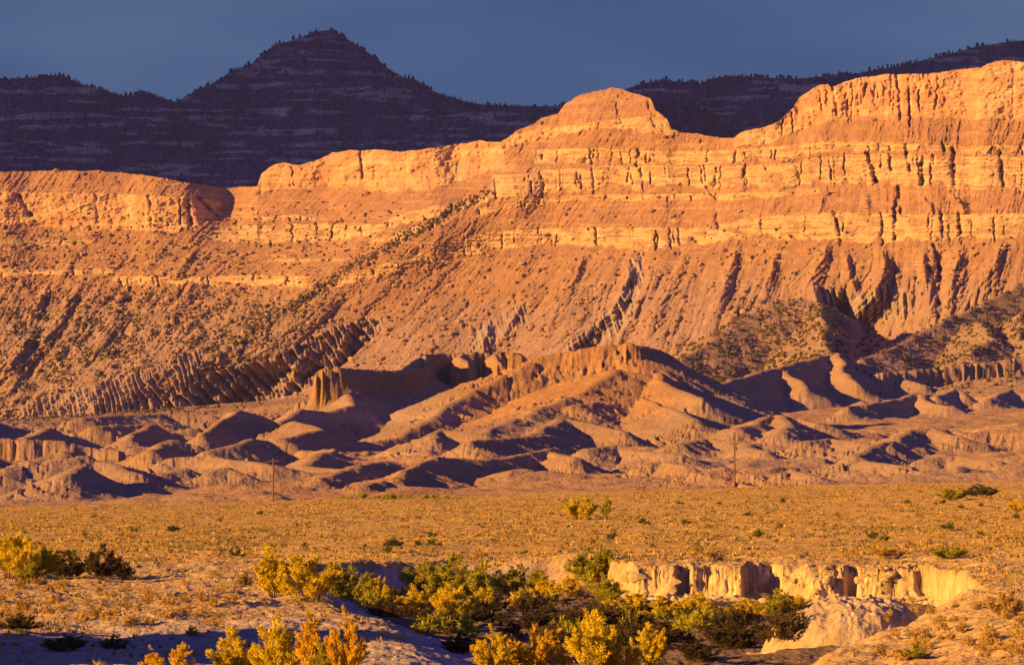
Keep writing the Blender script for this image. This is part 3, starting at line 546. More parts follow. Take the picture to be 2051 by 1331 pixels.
# ------------------------------------------------------------------ foreground plain with the wash
GD = [60, 150, 260, 400, 700, 1000, 1150, 1230, 1330]
GZ = {-300: [0, 0, 0, 0, -1.6, -3.2, -3.8, -5.5, -14], 0: [0, 0, 0, 0, -1.4, -3.0, -3.7, -5.5, -14], 1000: [0, 0, 0, 0, 0, -0.5, -0.7, -3, -12], 1500: [0.2, 0.2, 0.2, 0.2, 0.6, 1.0, 1.2, -1, -10], 2051: [0.4, 0.4, 0.5, 0.5, 1.2, 2.0, 2.5, 0.5, -8], 2400: [0.4, 0.4, 0.5, 0.6, 1.4, 2.4, 3.0, 1, -7]}
def ground(x, y, detail=True):
    x = np.asarray(x, np.float64); y = np.asarray(y, np.float64)
    px = pxof(x, y); ks = sorted(GZ)
    zs = np.stack([np.interp(y, GD, GZ[k]) for k in ks]); ka = np.array(ks, float)
    idx = np.clip(np.searchsorted(ks, px) - 1, 0, len(ks) - 2); t = np.clip((px - ka[idx]) / (ka[idx + 1] - ka[idx]), 0, 1)
    z = np.take_along_axis(zs, idx[None], 0)[0] * (1 - t) + np.take_along_axis(zs, idx[None] + 1, 0)[0] * t
    far = ss(380, 520, y)
    z = z + far * (0.35 * fbm(x / 30, y / 60, 3, 500) + 0.30 * fbm(x / 3.2, y / 7, 3, 503))
    near = 1 - far
    z = z + near * (0.62 * fbm(x / 8, y / 12, 3, 506) + 0.24 * fbm(x / 1.8, y / 3.2, 4, 509, 0.6))
    # left bench: hollow behind it and fall towards the camera
    z = z - near * 1.1 * np.exp(-((y - 352) / 9) ** 2) * ss(60, 160, px) * ss(640, 520, px)
    z = z - 1.0 * ss(262, 236, y) * ss(900, 500, px) - 0.5 * np.exp(-((y - 275) / 7) ** 2) * ss(250, 350, px) * ss(800, 600, px)
    # wash
    ln = 1.3 * fbm(x / 5, y * 0 + 3, 3, 512)
    dN = I(px, [(400, 372), (560, 384), (700, 394), (900, 405), (1100, 406), (1215, 404), (1240, 396), (1275, 374), (1490, 372), (1500, 374), (1545, 375), (1562, 371), (1850, 368), (1905, 350), (1960, 312), (2010, 285), (2300, 260)])
    slot = 5.5 * ss(1484, 1492, px) * ss(1567, 1560, px) + 2.6 * ss(1352, 1358, px) * ss(1385, 1378, px) + 2.0 * ss(1690, 1700, px) * ss(1722, 1712, px)
    flute = 2.6 * fbm(x / 8, y * 0 + 5, 2, 515) + 2.0 * fbm(x / 2.6, y / 0.9, 6, 516, 0.72)
    bankR = ss(1225, 1290, px)
    dNb = dN + ln + slot - flute * bankR
    wN = ss(0, 1, (dNb - y) / ((1.0 + 6.0 * np.clip(fbm(x / 5, y * 0 + 9, 2, 517) + 0.08, 0, 1)) * bankR + 5.5 * (1 - bankR)) )
    xL = I(y, [(200, 860), (240, 850), (270, 790), (300, 690), (340, 610), (370, 600), (400, 640)])
    wL = ss(-1, 1, ((px - xL) / F * y - 1.0 + 1.2 * fbm(y / 6, x * 0 + 2, 2, 518)) / 4.2)
    xR = I(y, [(200, 1600), (230, 1740), (262, 1880), (290, 1925), (310, 1930), (360, 2050), (400, 2100)])
    wR = ss(-1, 1, ((xR - px) / F * y + 0.8 * fbm(y / 4, x * 0 + 7, 2, 521)) / 1.6)
    w = wN * wL * wR
    z = z - (2.55 - 0.95 * ss(262, 246, y)) * w * (1 - 0.10 * bankR * ss(3.5, 1.0, dNb - y))
    # right bench and the hump at the wash mouth
    z = z + 0.9 * ss(1780, 2000, px) * ss(300, 250, y) * ss(190, 215, y)
    hx = (px - 1700) / 150; hy = (y - 262) / 7.5; q = hx ** 2 + hy ** 2
    hump = 3.1 * np.clip(1 - q ** 1.7 * 0.55, 0, 1) ** 0.8 * (1 + 0.20 * fbm(x / 1.5, y / 1.8, 4, 524, 0.65))
    z = np.maximum(z, np.where(q < 2.2, -2.2 + hump, -99))
    if detail: z = z + (0.06 * fbm(x / 0.5, y / 0.7, 3, 530)) * (1 - 0.6 * far)
    return z, w, q, (dNb - y) * 1.0
gpx = np.concatenate([np.linspace(-6000, -290, 110), np.linspace(-260, 2330, 1230), np.linspace(2360, 8000, 110)])
gy = np.concatenate([np.linspace(25, 190, 44), np.linspace(190.4, 280, 300), np.linspace(280.2, 365, 330), np.linspace(365.1, 378, 110), np.linspace(378.4, 414, 90), np.exp(np.linspace(math.log(415), math.log(1320), 420))])
ngr, ngc = len(gy), len(gpx)
GPX = np.broadcast_to(gpx[None], (ngr, ngc)); GY = np.broadcast_to(gy[:, None], (ngr, ngc)); GX = (GPX - CX) / F * GY
gz, gw, gq, gb = ground(GX, GY)
dry = np.array([0.50, 0.315, 0.09]); pink = np.array([0.46, 0.31, 0.15]); palec = np.array([0.60, 0.455, 0.235]); rust = np.array([0.40, 0.20, 0.09])
q1 = fbm(GX / 22, GY / 50, 3, 540); q2 = fbm(GX / 3, GY / 5, 4, 543)
gc = lerp(np.broadcast_to(dry, GX.shape + (3,)), pink, ss(-0.1, 0.4, q1) * 0.7)
gc = lerp(gc, rust, ss(0.1, 0.5, fbm(GX / 14, GY / 25, 3, 546)) * 0.4)
nearm = ss(420, 370, GY); gc = lerp(gc, [0.50, 0.345, 0.16], nearm * 0.75)
palec = palec * (1 + 0.16 * perlin(GX / 14, gz / 0.32, 548) + 0.22 * q2)[..., None]
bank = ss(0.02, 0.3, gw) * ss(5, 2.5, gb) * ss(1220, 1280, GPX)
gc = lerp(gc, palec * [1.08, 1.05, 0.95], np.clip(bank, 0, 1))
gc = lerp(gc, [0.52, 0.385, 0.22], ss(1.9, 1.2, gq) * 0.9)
floor = ss(0.8, 1.0, gw) * (1 - bank) * ss(2.2, 2.6, gq); gc = lerp(gc, [0.16, 0.11, 0.075], floor * 0.9)  # wash floor colour darkened to stand for its deep shade
gc = lerp(gc, [0.44, 0.37, 0.33], ss(0.1, 0.4, gw) * ss(1150, 1000, GPX) * ss(0.99, 0.9, gw) * 0.9)
gc = gc * (1 + 0.34 * q2[..., None])
gc = lerp(gc, [0.42, 0.34, 0.27], ss(264, 250, GY) * ss(980, 860, GPX) * 0.8)
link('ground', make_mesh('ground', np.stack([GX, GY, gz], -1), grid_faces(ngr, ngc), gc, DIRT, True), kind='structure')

bu = np.linspace(-1, 1, 90)[None, :]; bv = np.linspace(-1, 1, 90)[:, None]  # unseen hill left of the view, added to shade the lower left ground
bx_ = -45 + 20 * bu + 0 * bv; by_ = 221 + 19 * bv + 0 * bu; rr_ = np.sqrt(bu ** 2 + bv ** 2)
bz_ = 11.0 * ss(1.0, 0.35, rr_ + 0.18 * fbm(bx_ / 9, by_ / 9, 3, 560)) - 0.8 + 0.5 * fbm(bx_ / 3, by_ / 3, 3, 563)
link('shade_hill', make_mesh('shade_hill', np.stack([bx_, by_, bz_], -1), grid_faces(90, 90), np.broadcast_to(np.array([0.5, 0.36, 0.24]), bx_.shape + (3,)), DIRT, True), kind='structure')

def hit(px, row, dmin=150, dmax=1180):
    ys = np.exp(np.linspace(math.log(dmin), math.log(dmax), 1500)); x, zr = P(px, row, ys)
    z = ground(x, ys, False)[0]; k = np.argmax(z >= zr)
    if z[k] < zr[k]: k = len(ys) - 1
    return x[k], ys[k], z[k]

# ------------------------------------------------------------------ scatter: boulders, junipers, grass (stuff)
ico = None
def ico_sphere(sub=1):
    t = (1 + 5 ** 0.5) / 2
    v = [(-1, t, 0), (1, t, 0), (-1, -t, 0), (1, -t, 0), (0, -1, t), (0, 1, t), (0, -1, -t), (0, 1, -t), (t, 0, -1), (t, 0, 1), (-t, 0, -1), (-t, 0, 1)]
    f = [(0, 11, 5), (0, 5, 1), (0, 1, 7), (0, 7, 10), (0, 10, 11), (1, 5, 9), (5, 11, 4), (11, 10, 2), (10, 7, 6), (7, 1, 8), (3, 9, 4), (3, 4, 2), (3, 2, 6), (3, 6, 8), (3, 8, 9), (4, 9, 5), (2, 4, 11), (6, 2, 10), (8, 6, 7), (9, 8, 1)]
    v = np.array(v, float); v /= np.linalg.norm(v, axis=1)[:, None]
    return v, np.array(f)
IV, IF = ico_sphere()
def blobs(name, pos, size, col, mat, jitter=0.3, stretch=(1, 1, 1), seed=0, smooth=False, **props):
    r = np.random.default_rng(seed); n = len(pos)
    v = IV[None] * (1 + jitter * r.uniform(-1, 1, (n, 12, 1))) * np.array(stretch) * (1 + 0.35 * r.uniform(-1, 1, (n, 1, 3)))
    a = r.uniform(0, 6.28, n); c, s = np.cos(a)[:, None], np.sin(a)[:, None]
    vx = v[..., 0] * c - v[..., 1] * s; vy = v[..., 0] * s + v[..., 1] * c
    v = np.stack([vx, vy, v[..., 2]], -1) * size[:, None, None] + pos[:, None, :]
    f = (IF[None] + np.arange(n)[:, None, None] * 12)
    cc = np.repeat(col[:, None, :], 12, 1)
    return link(name, make_mesh(name, v, f, cc, mat, smooth, 3), **props)

R = np.random.default_rng(77)
def pick(PXa, PYa, V, n, dens):
    nr_, nc_ = PXa.shape
    i = R.integers(0, nr_, n * 14); j = R.integers(0, nc_, n * 14)
    # weight by image area of the cell
    hcell = np.abs(PYa[1, j] - PYa[0, j]) if PYa.shape[0] > 1 else 1
    keep = R.random(len(i)) < dens(PXa[i, j], PYa[i, j], i, j)
    i, j = i[keep][:n], j[keep][:n]
    return i, j
def lineband(px, py, pts, w):
    return np.exp(-((py - I(px, pts)) / w) ** 2)
# boulders on the talus
def dens_b(px, py, i, j):
    t = 1 - MESA_CL[i, j]; d = 0.10 + 0.9 * ss(470, 560, py) * ss(-0.2, 0.35, fbm(px / 45, py / 45, 2, 600))
    d = d * (1 - 0.9 * MESA_SC[i, j]) * ss(1560, 1440, px) + 0.12 * ss(1440, 1560, px)
    return np.clip(t * d, 0, 1) * ss(470, 520, py) + 0.06 * t
i, j = pick(MESA_PX, MESA_PY, MESA_V, 13000, dens_b)
sz = 0.45 + 2.6 * R.random(len(i)) ** 6
cols = np.array([0.42, 0.26, 0.16]) * (0.75 + 0.5 * R.random((len(i), 1)))
blobs('boulders', MESA_V[i, j] + np.array([0, -0.3, 0.3]) * sz[:, None], sz, cols, ROCK, 0.25, (1.2, 1, 0.8), 1, kind='stuff')
# junipers dotting the slopes
def dens_j(px, py, i, j):
    spurd = np.abs(px - I(py, [(330, 1080), (400, 955), (460, 850), (530, 720), (610, 600), (700, 440), (800, 200)]))
    a = ss(26, 5, spurd) * ss(380, 400, py) * ss(720, 600, py) * 0.9
    b = ss(700, 520, px + 0.7 * (py - 640)) * ss(560, 640, py) * ss(-0.25, 0.35, fbm(px / 50, py / 30, 3, 610)) * 0.75
    c = 0.02 * ss(420, 500, py)
    e = ss(900, 780, px) * ss(1000, 960, px + 1.2 * (py - 440)) * ss(400, 430, py) * ss(560, 520, py) * 0.05
    return np.clip((a + b + c + e) * (1 - MESA_SC[i, j]), 0, 1)
i, j = pick(MESA_PX, MESA_PY, MESA_V, 11000, dens_j)
pos = [MESA_V[i, j]]
# and on the right-hand hills of the badlands sheet
ii = R.integers(0, nbr, 500000); jj = R.integers(0, nbc, 500000)
bpxs, bys = BPX[ii, jj], BY[ii, jj]; brow = rowof(bys, ZB[ii, jj])
dn = ss(3600, 3750, bys) * ss(1340, 1420, bpxs) * (0.5 + 1.6 * (bpxs < 1690)) * ss(-0.3, 0.2, fbm(bpxs / 30, brow / 20, 2, 620)) * ss(4330, 4230, bys)
dn += 0.10 * ss(2900, 3100, bys) * ss(1700, 1750, bpxs) + 0.05 * ss(3000, 3200, bys) * ss(600, 300, bpxs)
kp = R.random(len(ii)) < dn; ii, jj = ii[kp], jj[kp]
nj = min(14000, len(ii)); pos.append(BV[ii[:nj], jj[:nj]])
pos = np.concatenate(pos, 0)
sz = 0.6 + 1.0 * R.random(len(pos)) ** 2
cols = np.array([0.12, 0.085, 0.035]) * (0.6 + 0.9 * R.random((len(pos), 1)))
blobs('juniper_woodland', pos + np.array([0, -0.2, 0.6]) * sz[:, None], sz, cols, JUNI, 0.3, (1, 1, 1), 2, kind='stuff')
# forest on the mountains
MV, MX, MY, ML = MT
def dens_m(px, py, i, j): return np.where(py < I(px, MSKY) + 14, 1.0, 0.35) * (1 - 0.8 * ML[i, j]) * (py < 385)
i, j = pick(MX, MY, MV, 9000, dens_m)
jt = R.integers(100, MX.shape[1] - 100, 1000)
jt = jt[R.random(1000) < 0.25 + 0.75 * ss(-0.2, 0.3, fbm(MX[0, jt] / 60, MX[0, jt] * 0, 2, 640)).astype(float)]
pos = np.concatenate([MV[i, j], MV[-1, jt]], 0)
sz = 1.4 + 1.5 * R.random(len(pos)) ** 1.7; sz[-len(jt):] *= 0.55 + 0.5 * (fbm(MX[0, jt] / 20, MX[0, jt] * 0, 2, 641) > 0)
cols = np.array([0.065, 0.050, 0.055]) * (0.6 + 0.9 * R.random((len(pos), 1)))
blobs('forest', pos + np.array([0, 0, 0.9]) * sz[:, None], sz, cols, JUNI, 0.25, (0.8, 0.8, 1.5), 3, kind='stuff')
HV, HX, HY, HL = NH
i, j = pick(HX, HY, HV, 900, lambda a, b, c, d: np.ones(len(a)))
sz = 1.4 + 1.2 * R.random(len(i)); cols = np.array([0.07, 0.045, 0.05]) * (0.6 + 0.9 * R.random((len(i), 1)))
blobs('woodland', HV[i, j] + np.array([0, 0, 0.8]) * sz[:, None], sz, cols, JUNI, 0.25, (0.8, 0.8, 1.4), 4, kind='stuff')

def tufts(pos, h, col, blades, spread, seed):
    r = np.random.default_rng(seed); n = len(pos)
    a = r.uniform(0, 6.28, (n, blades)); lean = r.uniform(0.15, 1.0, (n, blades)) * spread; hh = h[:, None] * r.uniform(0.55, 1.1, (n, blades))
    rb = r.uniform(0, 0.35, (n, blades)) * h[:, None]; wdt = h[:, None] * (r.uniform(0.10, 0.22, (n, blades)) if seed == 2 else r.uniform(0.2, 0.5, (n, blades)))
    bx = pos[:, None, 0] + rb * np.cos(a); by = pos[:, None, 1] + rb * np.sin(a); bz = pos[:, None, 2] - 0.03
    tx = bx + np.cos(a) * lean * hh; ty = by + np.sin(a) * lean * hh; tz = bz + hh
    b2 = r.uniform(0, 6.28, (n, blades)); wx, wy = np.cos(b2) * wdt, np.sin(b2) * wdt
    V = np.stack([np.stack([bx - wx, by - wy, bz + 0 * tx], -1), np.stack([bx + wx, by + wy, bz + 0 * tx], -1), np.stack([tx, ty, tz], -1)], 2)
    # fat middle: use quads base-left, base-right, tip with offset
    f = np.arange(n * blades * 3).reshape(-1, 3)
    c = np.repeat(col[:, None, :], blades * 3, 1).reshape(n, blades, 3, 3) * r.uniform(0.8, 1.2, (n, blades, 1, 1))
    return V.reshape(-1, 3), f, c.reshape(-1, 3)
def ground_points(n, y0, y1, power, pxa=-500, pxb=2500, seed=0):
    r = np.random.default_rng(seed)
    u = r.random(n); y = (y0 ** power + u * (y1 ** power - y0 ** power)) ** (1 / power)
    px = r.uniform(pxa, pxb, n); x = (px - CX) / F * y
    return x, y, px
pal = np.array([[0.72, 0.47, 0.09], [0.64, 0.42, 0.10], [0.76, 0.53, 0.15], [0.40, 0.31, 0.08], [0.25, 0.21, 0.07], [0.56, 0.31, 0.09], [0.46, 0.38, 0.12]])
VV = []; FF = []; CC = []; base = 0
for (n, y0, y1, pw, hs, bl, sd) in [(115000, 380, 1215, 0.6, 0.29, 7, 1), (31000, 200, 400, 1.0, 0.28, 9, 2)]:
    x, y, px = ground_points(n, y0, y1, pw, seed=sd)
    z, w, q, gb_ = ground(x, y, False)
    clump = fbm(x / 8, y / 20, 3, 650)
    clump = np.where(y > 380, clump + 0.8 * fbm(x / 2.6, y / 7, 2, 652), clump)
    keep = (rng.random(n) < 0.38 + 1.3 * clump + 1.3 * fbm(x / 18, y / 60, 2, 653)) & (w < 0.15) & ((q > 1.6) | (y > 290))
    if sd == 2: keep &= rng.random(n) < np.where(px > 1500, 0.9, 0.55)
    x, y, z = x[keep], y[keep], z[keep]
    ci = (fbm(x / 12, y / 25, 2, 655) * 3.5 + 3 + rng.normal(0, 1.2, len(x))).astype(int) % 7
    h = hs * (0.45 + 0.9 * rng.random(len(x)) ** 1.6)
    v, f, c = tufts(np.stack([x, y, z], -1), h, pal[ci], bl, 0.9, sd)
    VV.append(v); FF.append(f + base); CC.append(c); base += len(v)
link('dry_grass', make_mesh('dry_grass', np.concatenate(VV), np.concatenate(FF), np.concatenate(CC), LEAF, False, 3), kind='stuff')
# clods and stones on the near ground
x, y, px = ground_points(3800, 200, 400, 1.0, seed=9); z, w, q, gb_ = ground(x, y, False)
kp = (w < 0.97); x, y, z = x[kp], y[kp], z[kp]
sz = 0.05 + 0.16 * R.random(len(x)) ** 3
blobs('stones', np.stack([x, y, z], -1), sz, np.array([0.50, 0.38, 0.26]) * (0.8 + 0.4 * R.random((len(x), 1))), ROCK, 0.3, (1.2, 1.2, 0.7), 5, kind='stuff')

# slumped clods along the foot of the bank
rc = np.random.default_rng(91); pxc = rc.uniform(1235, 1930, 900); yc = I(pxc, [(1235, 398), (1275, 374), (1490, 372), (1850, 368), (1905, 350), (1960, 312)]) - rc.uniform(0.5, 7, 900) ** 1.0
xc = (pxc - CX) / F * yc; zc_ = ground(xc, yc, False)[0]; sc = 0.08 + 0.42 * rc.random(900) ** 3
blobs('clods', np.stack([xc, yc, zc_], -1), sc, np.array([0.56, 0.42, 0.22]) * (0.8 + 0.4 * rc.random((900, 1))), ROCK, 0.3, (1.2, 1.2, 0.8), 6, kind='stuff')

# ------------------------------------------------------------------ shrubs
def shrub_meshes(seed, stems, spread, leaves, leaf, width=1.0, plume=0.11, stiff=0.5):
    """unit-high shrub: foliage triangles round upright plumes, and tapering stems"""
    r = np.random.default_rng(seed); LV = []; LC = []; SV = []; SF = []; sb = 0
    for s in range(stems):
        a = r.uniform(0, 6.283); ro = r.uniform(0.05, 1) ** 0.6 * 0.46 * width
        top = (1 - 0.55 * (ro / (0.46 * width)) ** 2) * r.uniform(0.72, 1.0)
        if s == 0: top, ro = 1.0, 0.08
        tip = np.array([ro * np.cos(a), ro * np.sin(a), top]); b0 = np.array([tip[0] * 0.2, tip[1] * 0.2, 0.0])
        nseg = 7; ts = np.linspace(0, 1, nseg)
        ctrl = b0 + (tip - b0) * [0.75, 0.75, 0.45]
        axis = lambda t: ((1 - t) ** 2)[:, None] * b0 + (2 * t * (1 - t))[:, None] * ctrl + (t ** 2)[:, None] * tip
        pts = axis(ts); rad = 0.010 * (1 - ts * 0.85)
        for k in range(nseg):
            for q in range(3):
                an = q * 2.094; SV.append(pts[k] + rad[k] * np.array([np.cos(an), np.sin(an), 0]))
        for k in range(nseg - 1):
            for q in range(3):
                SF.append((sb + k * 3 + q, sb + k * 3 + (q + 1) % 3, sb + k * 3 + 3 + (q + 1) % 3, sb + k * 3 + 3 + q))
        sb += nseg * 3
        # side sprays
        nsp = 9
        for q in range(nsp):
            t0 = r.uniform(0.22, 0.95); o = axis(np.array([t0]))[0]
            dirv = np.array([r.normal(0, 0.6) + tip[0] * 0.9, r.normal(0, 0.6) + tip[1] * 0.9, r.uniform(0.5, 1.2)]); dirv /= np.linalg.norm(dirv)
            ln = plume * r.uniform(0.7, 1.7) * (1.15 - 0.45 * t0)
            n = leaves // (stems * nsp)
            u = r.random(n) ** 0.8; rr = plume * 0.42 * (1 - u * 0.8)
            c = o + dirv * (u * ln)[:, None] + r.normal(0, 1, (n, 3)) * rr[:, None] * 0.55
            d = dirv + r.normal(0, stiff, (n, 3)); d /= np.linalg.norm(d, axis=1)[:, None]
            sd = np.cross(d, r.normal(0, 1, (n, 3))); sd /= np.linalg.norm(sd, axis=1)[:, None] + 1e-6
            l = leaf * r.uniform(0.7, 1.4, n)[:, None]
            tri = np.stack([c - sd * l * 0.17, c + sd * l * 0.17, c + d * l], 1)
            tri[..., 2] = np.maximum(tri[..., 2], 0.01)
            LV.append(tri); LC.append(np.repeat(r.uniform(0.72, 1.25, (n, 1)) * np.ones((n, 3)), 3, 0))
    return np.concatenate(LV).reshape(-1, 3), np.concatenate(LC), np.array(SV), np.array(SF)

LCOL = {'gold': (0.84, 0.63, 0.028), 'amber': (0.86, 0.55, 0.035), 'olive': (0.52, 0.46, 0.035), 'green': (0.17, 0.18, 0.035), 'dark': (0.13, 0.09, 0.038), 'straw': (0.68, 0.46, 0.12)}  # dark: brown shrubs, also brush darkened to deepen the wash shade
_cache = {}
def shrub_data(shape, colk):
    if (shape, colk) in _cache: return _cache[(shape, colk)]
    if ('s', shape) not in _cache:
        kind_, sd = shape
        if kind_ == 'tam': g = shrub_meshes(sd, 17, 1, 16000, 0.048, 1.0, 0.15)
        elif kind_ == 'wide': g = shrub_meshes(sd, 20, 1, 16500, 0.052, 1.35, 0.17)
        elif kind_ == 'spike': g = shrub_meshes(sd, 12, 1, 4200, 0.075, 0.75, 0.15, 0.35)
        else: g = shrub_meshes(sd, 9, 1, 900, 0.15, 1.7, 0.24, 0.7)
        _cache[('s', shape)] = g
    LV, LC, SV, SF = _cache[('s', shape)]
    c = LC * np.array(LCOL[colk])
    fo = make_mesh('foliage', LV, np.arange(len(LV)).reshape(-1, 3), c, LEAF, False, 3)
    if ('st', shape) not in _cache: _cache[('st', shape)] = make_mesh('stems', SV, SF, None, BARK, True, 4)
    _cache[(shape, colk)] = (fo, _cache[('st', shape)])
    return _cache[(shape, colk)]
def shrub(px, base_row, top_row, wpx, shape, colk, label, cat='shrub', group=None, d=None, name='shrub'):
    if d is None: x, y, z = hit(px, base_row)
    else:
        y = d; x = (px - CX) / F * d; z = float(ground(np.array([x]), np.array([y]), False)[0][0])
    ztop = P(px, top_row, y)[1]; h = max(0.25, ztop - z) * 0.99; w = 1.14 * wpx / F * y
    base = {'tam': 0.95, 'wide': 1.25, 'spike': 0.75, 'low': 1.6}[shape[0]] * h
    sxy = min(max(w / base, 0.45), 2.2)
    root = bpy.data.objects.new(name, None); scene.collection.objects.link(root)
    root.location = (x, y, z - 0.03); root.rotation_euler = (0, 0, random.uniform(0, 6.28)); root.scale = (h * sxy, h * sxy, h)
    root['label'] = label; root['category'] = cat
    if group: root['group'] = group
    fo, st = shrub_data(shape, colk)
    link('foliage', fo, root); link('stem', st, root)
    return root
T = lambda k: ('tam', k % 9); Wd = lambda k: ('wide', k % 9); Sp = lambda k: ('spike', k % 6)
g1_, g2_, g3_, g4_ = 'shrubs at the left edge', 'shrubs beyond the left bench', 'shrubs crowding the wash', 'shrubs along the bottom edge'
